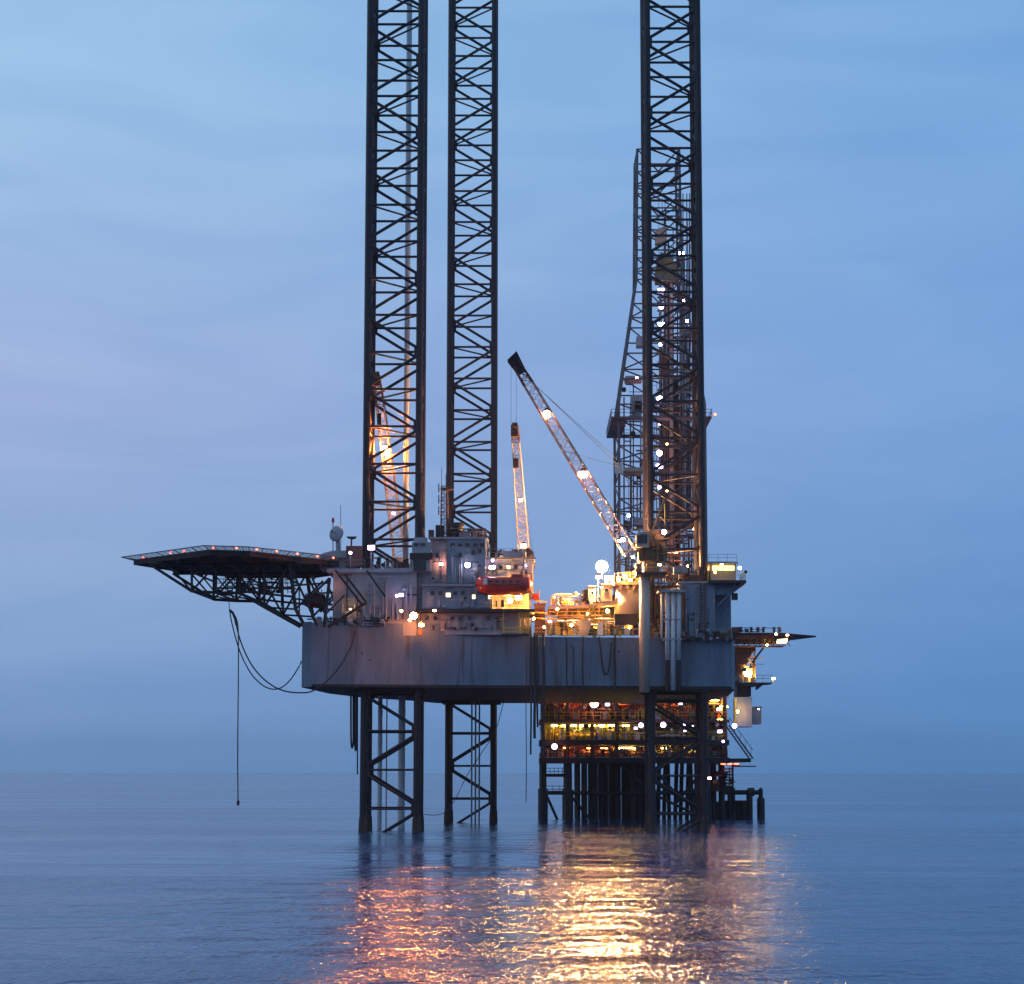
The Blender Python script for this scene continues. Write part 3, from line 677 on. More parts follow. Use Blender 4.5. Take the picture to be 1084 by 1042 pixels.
tag(m.build('looped_hose', 'rubber'), 'dark hose hung in a narrow loop on the hull side', 'hose')
m = MB(); m.tube(smooth_path([(534, 738), (531, 752), (524, 775), (510, 797), (496, 818), (484, 842), (474, 858), (462, 863), (448, 862)], 236), .05, 6)
tag(m.build('mooring_rope', 'wire'), 'slack rope slung under the hull between the two lattice legs', 'rope')
# pump caissons inside the legs
for u, Yc, r, lab, grp in ((402.5, 224, .30, 'narrow pale pump pipe running into the sea through the leg by the helideck', None), (425.5, 224, .45, 'wide pale pump pipe running into the sea through the leg by the helideck', None), (409.5, 222, .08, 'thin cable running into the sea through the leg by the helideck', None),
        *[(u, 244.5, .12, 'thin pump pipe running into the sea through the leg behind the accommodation', 'pump pipes by the leg behind the accommodation') for u in (499.5, 503.5, 507.5)]):
    a = P(u, 760, Yc); m = MB(); m.tube([(a.x, Yc, -3), (a.x, Yc, ZB)], r, 10)
    if r > .2:
        for z in (3, 7, 11, 15): m.tube([(a.x, Yc, z), (a.x, Yc, z+.2)], r+.06, 10)
    tag(m.build('seawater_caisson', 'pipe_white' if r > .2 else 'grey_steel', None, False), lab, 'pipe' if r > .1 else 'cable', grp)
# pale raw-water tower inside the first leg, above deck
m = MB(); a = P(429, 600, 219); m.tube([(a.x, 219.5, ZD), (a.x, 219.5, 127)], .38, 8); tag(m.build('water_tower_pipe', 'pipe_white', None, True), 'tall pale pipe standing up behind the leg beside the helideck', 'pipe')

# ------------------------------------------------------------------ cranes
def boom_pt(a, b, f): return a.lerp(b, f)
c1 = thing('pedestal_crane', 'pale lattice boom crane on the hull-side pedestal with olive cab', 'crane', P(682, 731, 209.4), 'rig cranes')
m = MB(); a = P(682.3, 733, 209.6); b = P(682.3, 608, 209.6); m.tube([a, b], .66, 12); m.build('pedestal', 'beige', c1, True)
m = MB(); c = P(689, 608, 209.8); m.lathe([(1.0, 0), (1.0, 2.2)], (c.x, 210.3, c.z), 'Z', 12); m.build('slew_ring', 'crane_olive', c1)
m = MB(); m.pbox(673.5, 605.5, 706, 608.4, 208.2, 4.2); m.build('crane_platform', 'dark_steel', c1)
m = MB(); a = P(674, 605.5, 208.3); b = P(705.5, 605.5, 208.3); m.rail([(a.x, 212, a.z), a, b, (b.x, 212, b.z)], 1.05, .03, 1.2); m.build('railing', 'yellow', c1)
m = MB(); m.ppoly([(676, 592), (678, 570), (686, 563), (696, 560), (705, 572), (707, 590), (704, 594), (678, 594)], 208.7, 3); m.build('machinery_house', 'crane_olive', c1)
m = MB(); m.ppoly([(673.5, 579), (673.5, 566), (676, 563), (687, 563), (687, 579)], 207.6, 1.0); m.build('cab', 'beige', c1)
m = MB(); m.ppoly([(675, 575), (675, 567), (680, 565.5), (685, 566), (685, 575)], 207.5, .08); m.build('cab_window', 'glass', c1)
m = MB(); m.tube([P(690, 565, 209.5), P(704, 528, 210.3)], .14, 6); m.tube([P(704, 528, 210.3), P(705, 574, 210.3)], .12, 6); m.tube([P(697, 546, 209.9), P(705, 552, 210.3)], .08, 5); m.build('gantry', 'crane_olive', c1)
foot = P(667, 585, 208.6); tip = P(544, 381, 199)
ch, lc = truss(foot, foot.lerp(tip, .88), 1.5, 1.1, 26, .085, .04, Vector((0, 1, 0))); ch.build('boom_chord', 'crane_white', c1); lc.build('boom_lacing', 'crane_white', c1, kind='stuff')
k = foot.lerp(tip, .88); ch, lc = truss(k, tip, 1.1, .8, 4, .1, .05, Vector((0, 1, 0))); ch.build('boom_chord', 'rust_steel', c1); lc.build('boom_lacing', 'rust_steel', c1, kind='stuff')
m = MB(); d = (tip-foot).normalized(); pz = d.cross(Vector((0, 1, 0))).normalized()
for s in (-.45, .45):
    q = tip+Vector((0, s, 0)); n0 = len(m.v)
    pts2 = [q+pz*.5-d*1.8, q+pz*.75+d*.3, q-pz*.75+d*.6, q-pz*.55-d*1.8]
    m.v += [tuple(p+Vector((0, -.06, 0))) for p in pts2]+[tuple(p+Vector((0, .06, 0))) for p in pts2]
    m.f += [(n0, n0+1, n0+2, n0+3), (n0+7, n0+6, n0+5, n0+4)]+[(n0+i, n0+4+i, n0+4+(i+1) % 4, n0+(i+1) % 4) for i in range(4)]
m.lathe([(.5, -.3), (.5, .3)], tip, 'Y', 12); m.build('boom_head', 'dark_steel', c1)
m = MB(); m.tube([tip+pz*.4, P(656, 494, 209.6)], .03, 4); m.tube([tip+pz*.6, P(654, 487, 209.8)], .03, 4); m.tube([foot.lerp(tip, .55)+pz*.6, P(656, 494, 209.6)], .03, 4); m.tube([P(654, 487, 209.8), P(690, 565, 209.4)], .04, 4); m.build('pendant_line', 'wire', c1)
for u in (541, 546.5):
    m = MB(); a = P(u, 384, 199); m.tube([a, a-Vector((0, 0, 7.6))], .025, 4); m.build('hoist_line', 'wire', c1)
for u, v, lm, r in ((580, 437.5, 'crane_lamp', .6), (617, 500.5, 'crane_lamp_pink', .6)):
    f = (v-585)/(381-585); p = foot.lerp(tip, f); lamp(c1, p+Vector((0, -.75, 0)), lm, r, (.0, -.75, -1))
lamp(c1, P(659.5, 571.5, 207.8), 'lamp_white', .36); lamp(c1, P(655.5, 573, 207.8), 'lamp_white', .22); lamp(c1, P(703, 563.5, 208.3), 'lamp_pink', .4); lamp(c1, P(698, 598, 208.4), 'lamp_white', .2)

c2 = thing('pedestal_crane', 'narrow lattice boom crane standing up behind the lifeboat', 'crane', P(556, 600, 226), 'rig cranes')
foot = P(555.5, 596, 226); tip = P(545, 452, 214)
m = MB(); m.tube([(foot.x, 227, ZD), (foot.x, 227, foot.z-1)], .9, 10); m.build('pedestal', 'beige', c2, True)
m = MB(); m.pbox(549, 586, 563, 602, 226.3, 2.5); m.build('machinery_house', 'crane_white', c2)
ch, lc = truss(foot, foot.lerp(tip, .9), 1.5, .9, 20, .085, .04); ch.build('boom_chord', 'crane_white', c2); lc.build('boom_lacing', 'crane_white', c2, kind='stuff')
ch, lc = truss(foot.lerp(tip, .9), tip, .95, .7, 3, .1, .06); ch.build('boom_chord', 'rust_steel', c2); lc.build('boom_lacing', 'rust_steel', c2, kind='stuff')
m = MB(); m.lathe([(.55, -.35), (.55, .35)], tip, 'X', 10); m.box((tip.x-.5, tip.y-.4, tip.z-1.3), (tip.x+.35, tip.y+.4, tip.z+.2)); m.build('boom_head', 'rust_steel', c2)
q = P(546, 490, 216); m = MB(); m.box((q.x-.35, q.y-.3, q.z-.7), (q.x+.35, q.y+.3, q.z+.5)); m.build('hook_block', 'rust_steel', c2)
m = MB(); m.tube([tip, q], .03, 4); m.build('hoist_line', 'wire', c2)
m = MB(); m.tube([tip, P(564, 588, 226)], .03, 4); m.tube([P(564, 604, 226), P(564, 586, 226)], .12, 5); m.build('pendant_line', 'wire', c2)
for f, lm, r in ((.47, 'crane_lamp_pink', .3), (.13, 'crane_lamp', .42)):
    p = foot.lerp(tip, f); lamp(c2, p+Vector((0, -.8, 0)), lm, r, (0, -.5, -1))

c3 = thing('pedestal_crane', 'lattice boom crane behind the leg beside the helideck', 'crane', P(424, 600, 226), 'rig cranes')
foot = P(424.5, 600, 226); tip = P(398.5, 398, 214)
m = MB(); m.tube([(foot.x, 227, ZD), (foot.x, 227, foot.z-1)], .9, 10); m.build('pedestal', 'beige', c3, True)
ch, lc = truss(foot, foot.lerp(tip, .85), 1.6, 1.0, 24, .09, .04); ch.build('boom_chord', 'crane_white', c3); lc.build('boom_lacing', 'crane_white', c3, kind='stuff')
ch, lc = truss(foot.lerp(tip, .85), tip, 1.0, .7, 4, .1, .06); ch.build('boom_chord', 'rust_steel', c3); lc.build('boom_lacing', 'rust_steel', c3, kind='stuff')
m = MB(); m.lathe([(.55, -.35), (.55, .35)], tip, 'X', 10); m.box((tip.x-.5, tip.y-.4, tip.z-1.3), (tip.x+.35, tip.y+.4, tip.z+.2)); m.build('boom_head', 'rust_steel', c3)
q = P(401.5, 443, 215); m = MB(); m.box((q.x-.25, q.y-.25, q.z-.9), (q.x+.25, q.y+.25, q.z+.6)); m.build('hook_block', 'dark_steel', c3)
m = MB(); m.tube([tip+Vector((-.2, 0, 0)), q], .03, 4); m.build('hoist_line', 'wire', c3)
m = MB(); m.pbox(414, 590, 432, 606, 226.2, 2.6); m.build('machinery_house', 'beige', c3)
for f, lm, r in ((.625, 'lamp_shore', .45), (.285, 'crane_lamp_pink', .24)):
    p = foot.lerp(tip, f); lamp(c3, p+Vector((0, -.8, 0)), lm, r, (0, -.7, -1))

# ------------------------------------------------------------------ derrick
YD = 262.0
dr = thing('drilling_derrick', 'tall lit lattice drilling derrick behind the leg near the crane', 'derrick', P(703, 600, YD+7))
W0 = PX(750, YD)-PX(657, YD); xc = PX(703.5, YD)
def drc(v, k):
    # half width by level
    prof = [(640, W0/2), (428, W0/2), (290, W0*.27), (222, W0*.26), (150, W0*.25)]
    for (va, wa), (vb, wb) in zip(prof, prof[1:]):
        if vb <= v <= va: w = wa+(wb-wa)*(va-v)/(va-vb); break
    z = PZ(v, YD); q = ((-1,-1),(1,-1),(1,1),(-1,1))[k % 4]
    return Vector((xc+q[0]*w, YD+W0/2+q[1]*w, z))
lv = [640, 612, 584, 556, 528, 500, 472, 443, 428, 400, 372, 344, 317, 290, 267, 244, 222, 198, 174, 150]
for i, v in enumerate(lv):
    for k in range(4):
        beam(dr, 'horizontal_girt', drc(v, k), drc(v, k+1), .13, 'derrick_steel')
        if i+1 < len(lv):
            v2 = lv[i+1]
            beam(dr, 'corner_post', drc(v, k), drc(v2, k), .21, 'derrick_steel')
            if k == 0:
                mid = (drc(v, 0)+drc(v, 1))/2
                beam(dr, 'diagonal_brace', drc(v2, 0), mid, .13, 'derrick_steel'); beam(dr, 'diagonal_brace', drc(v2, 1), mid, .13, 'derrick_steel')
            else:
                a, b = (k, k+1) if i % 2 else (k+1, k)
                beam(dr, 'diagonal_brace', drc(v, a), drc(v2, b), .13, 'derrick_steel')
m = MB(); zp = PZ(443, YD); a = PX(649, YD-1.5); b = PX(757.5, YD-1.5)
for x0, x1, y0, y1 in ((a, b, YD-1.5, YD+.6), (a, b, YD+W0-.6, YD+W0+1.5), (a, a+2.4, YD+.6, YD+W0-.6), (b-2.4, b, YD+.6, YD+W0-.6)): m.box((x0, y0, zp-.22), (x1, y1, zp))
m.build('monkey_board', 'derrick_steel', dr)
m = MB(); m.rail([(a, YD-1.4, zp), (b, YD-1.4, zp), (b, YD+W0+1.4, zp), (a, YD+W0+1.4, zp), (a, YD-1.4, zp)], 1.15, .05, 1.8); m.build('railing', 'derrick_steel', dr)
lamp(dr, P(757, 439, YD-1.6), 'lamp_red', .28)
for v0, v1, ua, ub in ((418, 436, 668, 680), (425, 441, 672, 679), (356, 366, 674, 681), (548, 556, 672, 690)):
    m = MB(); m.pbox(ua, v0, ub, v1, YD+1, 2); m.build('windwall_panel', 'house_grey', dr)
m = MB(); m.pbox(651, 490, 659, 501, YD-.8, .5); m.build('load_cell_box', 'pipe_white', dr)
m = MB(); m.pbox(661, 495, 680, 501, YD+1, 3); m.build('racking_arm', 'beige', dr)
m = MB(); m.pbox(662, 398, 680, 402, YD+1, 3); m.build('upper_platform', 'beige', dr)
# travelling gear
m = MB(); m.ppoly([(694, 283), (700, 268), (708, 268), (718, 284), (718, 298), (694, 298)], YD+5, 2.2); m.build('crown_frame', 'crane_olive', dr)
m = MB(); m.ppoly([(694, 243), (706, 239), (706, 255), (694, 258)], YD+5, 1.5); m.build('travelling_block', 'beige', dr)
m = MB(); m.pbox(700, 376, 706, 395, YD+5, 1.6); m.build('top_drive', 'rust_steel', dr)
m = MB(); m.pbox(707.5, 300, 712, 640, YD+6, .6); m.build('guide_rail', 'beige', dr)
m = MB(); m.pbox(714, 400, 718.5, 640, YD+8, .6); m.build('guide_rail', 'rust_steel', dr)
m = MB()
for u in (720, 723, 727, 730): m.tube([P(u, 640, YD+7), P(u, 205, YD+7)], .09, 5)
m.build('drill_pipe_stand', 'grey_steel', dr)
m = MB()
for u in (697.5, 701, 704): m.tube([P(u, 300, YD+6), P(u, 205, YD+6)], .05, 4)
m.build('drilling_line', 'wire', dr)
m = MB()
for v in range(300, 630, 14): m.pbox(696, v, 731, v+1.4, YD+6.9, .4)
m.build('ladder_landing', 'rust_steel', dr)
for u, v, r, lm in ((700, 308, .62, 'lamp_violet'), (700, 325, .5, 'lamp_violet'), (700, 344, .6, 'lamp_violet'), (699, 365, .32, 'lamp_violet'), (698.5, 423, .68, 'lamp_violet'), (698, 480, .6, 'lamp_violet'), (698, 494, .6, 'lamp_violet'), (698, 516, .36, 'lamp_violet'), (698, 523, .22, 'lamp_white'), (698.5, 449, .22, 'lamp_white'),
        (721.5, 269, .5, 'lamp_white'), (724, 319, .34, 'lamp_white'), (728, 340, .36, 'lamp_violet'), (665.5, 546, .34, 'lamp_violet'), (674, 400, .2, 'lamp_white'), (706, 470, .2, 'lamp_orange'), (716, 585, .26, 'lamp_orange'), (735, 560, .22, 'lamp_orange'), (706, 520, .18, 'lamp_orange'), (728, 600, .3, 'lamp_orange'), (670, 590, .26, 'lamp_orange'), (732, 480, .22, 'lamp_orange')):
    lamp(dr, P(u, v, YD-.9 if u < 690 else YD+4.0), lm, r)

# ------------------------------------------------------------------ middle deck
cw = thing('catwalk', 'yellow lit pipe catwalk with railings across the open deck', 'catwalk', P(610, 660, 216))
m = MB(); m.pbox(572, 658, 646, 661.5, 214, 3.0); m.build('floor_beam', 'yellow', cw)
for u in range(574, 648, 8): beam(cw, 'post', P(u, 672, 214.1), P(u, 648, 214.1), .08, 'yellow', 4)
for v in (648, 652, 656): beam(cw, 'rail', P(572, v, 214), P(647, v-1, 214), .07, 'yellow', 4)
for i in range(5):
    u = 574+i*14; beam(cw, 'truss_diagonal', P(u, 671, 214.2), P(u+14, 661, 214.2), .08, 'yellow', 4)
lamp(cw, P(590, 645, 213.6), 'lamp_orange', .2); lamp(cw, P(622, 650, 213.6), 'lamp_orange', .2)
af = thing('yellow_a_frame', 'yellow leaning brace frame on a pale block by the catwalk', 'brace frame', P(620, 672, 212))
for a, b in (((614, 659), (627, 640)), ((620, 659), (631, 641)), ((617, 659), (633, 639))): beam(af, 'leg', P(*a, 212.2), P(*b, 212.2), .16, 'yellow', 4)
m = MB(); m.ppoly([(611, 657), (626, 657), (625, 665), (622, 673), (615, 673), (613, 665)], 211.8, 1.4); m.build('base_block', 'beige', af)
for i, (u0, v0, u1, v1, Y, mt_, lab) in enumerate(((623, 621, 630.5, 637, 216, 'beige', 'narrow beige deck cabin under the brightest floodlight'), (636.5, 619, 648, 637, 215.5, 'beige', 'square beige deck cabin between the floodlight and the tank wall'), (640, 611, 650, 619, 216.5, 'pipe_white', 'small white box on top of the square deck cabin'),
        (617.5, 625, 622.5, 635, 217, 'dark_steel', 'small dark drum rack beside the narrow deck cabin'), (651, 651, 675, 662, 211.9, 'dark_steel', 'long dark container by the beige tank wall'), (566, 640, 577, 672, 212, 'rust_steel', 'rusty machinery skid beside the stair platform'))):
    t = thing('deck_cabin' if i < 3 else ('drum_rack' if i == 3 else ('deck_container' if i == 4 else 'machinery_skid')), lab, 'cabin' if i < 3 else ('rack' if i == 3 else ('container' if i == 4 else 'machinery')), P((u0+u1)/2, v1, Y+1))
    m = MB(); m.pbox(u0, v0, u1, v1, Y, 2.4); m.build('body', mt_, t)
    m = MB(); m.pbox(u0-.5, v0-1, u1+.5, v0-.02, Y-.1, 2.6); m.build('top', mt_, t)
    if i == 0: window(t, 627, 628, Y-.05, .25, .35)
    if i == 1: window(t, 642, 625, Y-.05, .4, .4); lamp(t, P(637, 622, Y-.4), 'lamp_orange', .14)
    if i == 2: window(t, 645, 616, Y-.05, .5, .4)
    if i == 5:
        for v in (636, 648, 654): beam(t, 'pipe', P(566, v, 211.8), P(580, v+2, 211.8), .1, 'yellow')
        beam(t, 'vent_pipe', P(570, 640, 212.4), P(570, 625, 212.4), .14, 'rust_steel'); m = MB(); c = P(567, 632, 211.9); m.lathe([(.28, -.06), (.45, 0), (.28, .06)], c, 'Y', 12); m.build('life_ring', 'red_paint', t)
dp = thing('upper_deck', 'raised pale deck carrying the cabins and tank wall', 'raised deck', P(640, 673, 216))
m = MB(); m.ppoly([(580, 642), (612, 641), (648, 637.3), (652, 633), (679, 618), (679, 621), (655, 637), (650, 641), (612, 644), (580, 645)], 215, 9); m.build('deck_plate', 'beige', dp)
for u in (600, 612, 634, 652, 675): beam(dp, 'post', P(u, 673, 215.5), P(u, 641, 215.5), .13, 'beige', 4)
m = MB(); m.pbox(590, 645.5, 652, 673, 222, .3); m.build('back_wall', 'house_grey', dp)
m = MB(); m.rail([P(582, 642, 215.1), P(612, 641, 215.1)], 1.1, .04); m.build('railing', 'yellow', dp)
lamp(dp, P(643, 647, 216), 'lamp_yellow', .3); lamp(dp, P(668, 666, 213.2), 'lamp_yellow', .32); lamp(dp, P(606, 667, 216), 'lamp_yellow', .3); lamp(dp, P(633, 665, 216.5), 'lamp_yellow', .25); lamp(dp, P(662, 611, 213.5), 'lamp_yellow', .3); lamp(dp, P(667, 614, 213), 'lamp_yellow', .25)
tw = thing('mud_tank', 'large pale curved tank wall beside the crane pedestal', 'tank', P(668, 655, 217))
m = MB(); c = P(668, 655, 216.5); z0_ = c.z; z1_ = PZ(621, 214); m.lathe([(2.1, 0), (2.1, z1_-z0_)], (c.x, 216.2, z0_), 'Z', 20); m.build('shell', 'beige', tw, True)
m = MB(); m.pbox(650, 616, 680, 619, 213.6, 5); m.build('top_platform', 'beige', tw)
for u in (655, 662, 669, 676): m = MB(); m.ppoly([(u, 619.1), (u+5, 619.1), (u+1, 626)], 213.8, .15); m.build('bracket', 'beige', tw)
a = P(651, 616, 213.7); b = P(679, 616, 213.7); m = MB(); m.rail([a, b], 1.1, .04, 1.0); m.build('railing', 'yellow', tw)
# worklight / deck machinery inside the lit opening
ms = thing('mud_manifold', 'green and yellow pipe manifold in the lit opening under the raised deck', 'manifold', P(632, 673, 213))
for u, v, r in ((629, 655, .3), (635, 660, .22), (664, 662, .22), (670, 660, .3), (640, 662, .2)): beam(ms, 'pipe', P(u, 673, 213.5), P(u, v, 213.5), r, 'crane_olive')
for u, v in ((632, 662), (667, 664)): beam(ms, 'pipe', P(u-6, v, 213.4), P(u+6, v, 213.4), .15, 'yellow')
for u in range(583, 650, 7):
    beam(ms, 'valve_stem', P(u, 673, 214.8), P(u+random.uniform(-1, 1), 664+random.uniform(-2, 3), 214.8), random.uniform(.12, .35), random.choice(('rust_steel', 'house_grey', 'pipe_white')))
# big floodlight mast
fm = thing('floodlight_mast', 'mast carrying the brightest floodlight above the deck cabins', 'floodlight', P(632, 637, 217))
beam(fm, 'mast', P(633, 637, 217), P(633, 596, 217), .12, 'grey_steel'); beam(fm, 'arm', P(633, 600, 217), P(640, 600, 216.6), .08, 'grey_steel')
lamp(fm, P(637, 600, 215.8), 'lamp_main', .95); lamp(fm, P(633, 611.5, 216), 'lamp_pink', .3)

# ------------------------------------------------------------------ right jack house and driller platform
jr = thing('jack_house', 'blue-grey house around the leg below the derrick', 'jack house', P(740, 676, 216))
m = MB(); m.pbox(720.5, 617.5, 757, 677, 212.5, 9); m.build('wall', 'house_blue', jr)
m = MB(); m.pbox(718.5, 615.5, 758, 617.4, 212.3, 9.5); m.build('roof', 'house_grey', jr)
m = MB(); m.pbox(757.2, 618, 773.5, 668, 215.5, 7); m.build('side_wall', 'house_blue', jr)
m = MB(); m.pbox(690, 623, 720, 676, 214.0, .5); m.build('inner_wall', 'beige', jr)
for u in (694, 699, 724): beam(jr, 'standpipe', P(u, 676, 212.3 if u > 720 else 213.4), P(u, 620, 212.3 if u > 720 else 213.4), .14, 'rust_steel')
m = MB()
for k in range(15): m.pbox(742, 620+k*3.6, 746.5, 620.6+k*3.6, 212.2, .1)
m.pbox(741.6, 618, 742.2, 674, 212.2, .12); m.pbox(746.4, 618, 747, 674, 212.2, .12); m.build('ladder', 'rust_steel', jr)
m = MB(); m.pbox(714, 599, 728, 607, 212.6, 2); m.build('hydraulic_unit', 'house_blue', jr)
m = MB(); m.pbox(728, 609, 744, 615.4, 212.6, 1); m.build('deck_gear', 'rust_steel', jr)
for u, v in ((733, 649), (728, 655)): m = MB(); m.pbox(u, v, u+6, v+2, 212.35, .14); m.build('name_mark', 'dark_steel', jr)
roofrail(jr, 700, 750, 615.5, 212.5, .5, 'rust_steel')
dc = thing('lit_control_cabin', 'glowing yellow control cabin on a bracketed platform above the blue-grey house', 'control cabin', P(768, 617, 214))
m = MB(); m.pbox(750, 614.3, 790, 617.3, 211.4, 5.4); m.build('platform', 'dark_steel', dc)
m = MB(); m.ppoly([(754, 617.5), (789, 617.5), (774, 630), (758, 630)], 213.2, .25); m.build('bracket', 'house_blue', dc)
beam(dc, 'strut', P(786, 617, 212.4), P(759, 642, 213.4), .14, 'house_blue'); beam(dc, 'strut', P(779, 617, 212.2), P(764, 650, 214), .1, 'house_blue')
m = MB(); m.pbox(775, 628, 781, 635, 213.4, .8); m.build('junction_box', 'dark_steel', dc)
m = MB(); m.pbox(752, 597, 779, 614.2, 213.2, 3.2); m.build('cabin_wall', 'beige', dc)
m = MB(); m.pbox(749, 594.6, 781, 596.9, 212.2, 4.4); m.build('roof', 'grey_steel', dc)
for u in range(754, 776, 6): m = MB(); m.pbox(u, 599, u+5.4, 604, 213.12, .06); m.build('lit_window', 'cabin_lit', dc)
a = P(750.5, 614.3, 211.5); b = P(789, 614.3, 211.5); m = MB(); m.rail([(a.x, 214, a.z), a, b, (b.x, 216.5, b.z)], 1.1, .035, .8); m.build('railing', 'yellow', dc)
a = P(750, 594.6, 212.4); b = P(780, 594.6, 212.4); m = MB(); m.rail([a, b], .9, .03, 1.1); m.build('roof_rail', 'grey_steel', dc)
lamp(dc, P(783, 601.5, 211.6), 'lamp_white', .26); lamp(dc, P(764, 598, 212.4), 'lamp_deck_yellow', .2); lamp(dc, P(757, 606, 212.2), 'lamp_deck_yellow', .2)
beam(dc, 'lamp_post', P(783.5, 614, 211.7), P(783.5, 601, 211.7), .05, 'grey_steel'); m = MB(); m.pbox(788, 604, 791, 607, 211.5, .4); m.build('loudhailer', 'dark_steel', dc)

# ------------------------------------------------------------------ fixed production platform behind
YP = 264.0
fp = thing('production_platform', 'fixed production platform with lit yellow decks standing behind the rig', 'oil platform', (PX(670, 275), 275, 0))
def pz(v): return PZ(v, YP)
x0, x1 = PX(573, YP), PX(770, YP)
YB = YP+16
for name, v0, v1, mt_ in (('cellar_deck', 802, 808, 'dark_steel'), ('lower_deck', 783.5, 789, 'dark_steel'), ('main_deck', 762, 765, 'rust_steel'), ('weather_deck', 733, 736, 'rust_steel')):
    m = MB(); m.box((x0-.3, YP-.4, pz(v1)), (x1+.3, YB, pz(v0))); m.build(name, mt_, fp)
m = MB(); m.box((x1+.31, YP-.2, pz(807)), (PX(795, YP), YB-6, pz(803))); m.box((PX(778, YP), YP-.5, pz(812)), (PX(800, YP), YP+5, pz(810.8))); m.build('stair_landing', 'dark_steel', fp)
for u in (575, 601, 627, 653, 692, 722, 749, 768):
    for Y in (YP, YB-.5): 
        a = PX(u, YP); beam(fp, 'deck_column', (a, Y+.05, pz(806)), (a, Y+.05, pz(733)), .35, 'rust_steel', 8)
for i, (u, v) in enumerate([(575+26*k, 0) for k in range(7)]):
    va, vb = ((762, 737) if i % 2 else (737, 762)); beam(fp, 'deck_brace', (PX(u, YP), YP, pz(va)), (PX(u+26, YP), YP, pz(vb)), .2, 'rust_steel')
for v, mt_ in ((783.5, 'yellow'), (802, 'rust_steel'), (762, 'yellow')):
    m = MB(); m.rail([(x0, YP-.35, pz(v)), (x1, YP-.35, pz(v))], 1.15, .05, 1.1); m.build('railing', mt_, fp)
m = MB(); m.box((PX(573, YP), YP-.38, pz(767)), (PX(651, YP), YP-.2, pz(764.6))); m.build('fascia', 'yellow', fp)
m = MB(); m.box((PX(573, YP), YP+6, pz(783)), (PX(770, YP), YP+6.3, pz(765.5))); m.build('inner_wall', 'yellow', fp)
m = MB(); m.box((PX(573, YP), YP+6, pz(801.5)), (PX(770, YP), YP+6.3, pz(789.5))); m.build('inner_wall', 'rust_steel', fp)
m = MB(); m.box((PX(573, YP), YP+8, pz(761.5)), (PX(770, YP), YP+8.3, pz(737))); m.build('inner_wall', 'rust_steel', fp)
rnd = random.Random(5)
for i in range(120):     # pipework, vessels and skids on the three decks
    lvl = i % 3; vb, vt = ((783, 766.5), (801.5, 790.5), (761.5, 739))[lvl]
    u = rnd.uniform(577, 766); Y = YP+rnd.uniform(.8, 5.2); mt_ = rnd.choice((('yellow', 'crane_olive', 'grey_steel', 'dark_steel'), ('rust_steel', 'red_paint', 'grey_steel', 'dark_steel'), ('rust_steel', 'red_paint', 'beige', 'dark_steel'))[lvl])
    r = rnd.uniform(.1, .32); kk = rnd.random(); x = PX(u, YP); zb = pz(vb); zt = pz(vt)
    if kk < .45: beam(fp, 'riser_pipe', (x, Y, zb), (x, Y, zb+(zt-zb)*rnd.uniform(.5, 1)), r, mt_)
    elif kk < .72: z = zb+(zt-zb)*rnd.uniform(.2, .9); x2 = min(x+rnd.uniform(2, 6), x1-.5); beam(fp, 'pipe_run', (x, Y, z), (x2, Y, z), r*.8, mt_)
    else:
        m = MB(); s = rnd.uniform(.5, 1.2); m.box((x-s, Y-.4, zb), (x+s, Y+.5, zb+(zt-zb)*rnd.uniform(.25, .6))); m.build('process_skid', mt_, fp)
for k in range(7):       # strip lights under the main deck
    u = 584+k*10; 
    m = MB(); p = (PX(u, YP), YP+.5, pz(768)); m.box((p[0], p[1], p[2]-.1), (p[0]+.95, p[1]+.25, p[2]+.1)); m.build('strip_light', 'lamp_deck_yellow', fp)
for u, v, lm, s in ((663, 768, 'lamp_deck_yellow', .5), (600, 792, 'lamp_deck_orange', .5), (628, 792, 'lamp_deck_orange', .9), (641, 792, 'lamp_deck_orange', .9), (660, 792, 'lamp_deck_yellow', .9), (672, 792, 'lamp_deck_yellow', .9), (704, 792, 'lamp_deck_yellow', .6), (731, 792, 'lamp_deck_yellow', .5), (718, 741, 'lamp_deck_yellow', .7), (757, 741, 'lamp_deck_yellow', .8), (768, 748, 'lamp_deck_yellow', .6), (690, 741, 'lamp_deck_yellow', .5), (617, 741, 'lamp_deck_orange', .6), (600, 742, 'lamp_deck_orange', .5), (660, 742, 'lamp_deck_orange', .5), (765, 762, 'lamp_deck_yellow', .6)):
    m = MB(); p = (PX(u, YP), YP+1.0, pz(v)); m.box((p[0]-s, p[1], p[2]-.09), (p[0]+s, p[1]+.25, p[2]+.09)); m.build('strip_light', lm, fp)
for k in range(3):
    m = MB(); u = 763+k*7; m.box((PX(u, YP), YP-.3, pz(809.6)), (PX(u+5, YP), YP-.1, pz(808.4))); m.build('strip_light', 'lamp_red', fp)
for u, v, r, lm in ((629, 745, .85, 'platform_pink'), (587, 790.5, .55, 'platform_pink'), (643, 746, .4, 'platform_violet'), (678.5, 768, .5, 'platform_violet'), (673, 771, .3, 'platform_violet'), (702, 767.5, .55, 'platform_violet'), (720.5, 745, .3, 'platform_violet'), (724, 768, .28, 'platform_violet'), (725, 774, .2, 'platform_violet'), (733, 769, .2, 'platform_violet'),
        (761, 751, .38, 'platform_violet'), (777.5, 768.5, .5, 'platform_violet'), (762, 774.5, .4, 'platform_violet'), (765.5, 785, .26, 'platform_violet'), (751, 824, .3, 'platform_pink')):
    lamp(fp, P(u, v, YP-.9), lm, r)
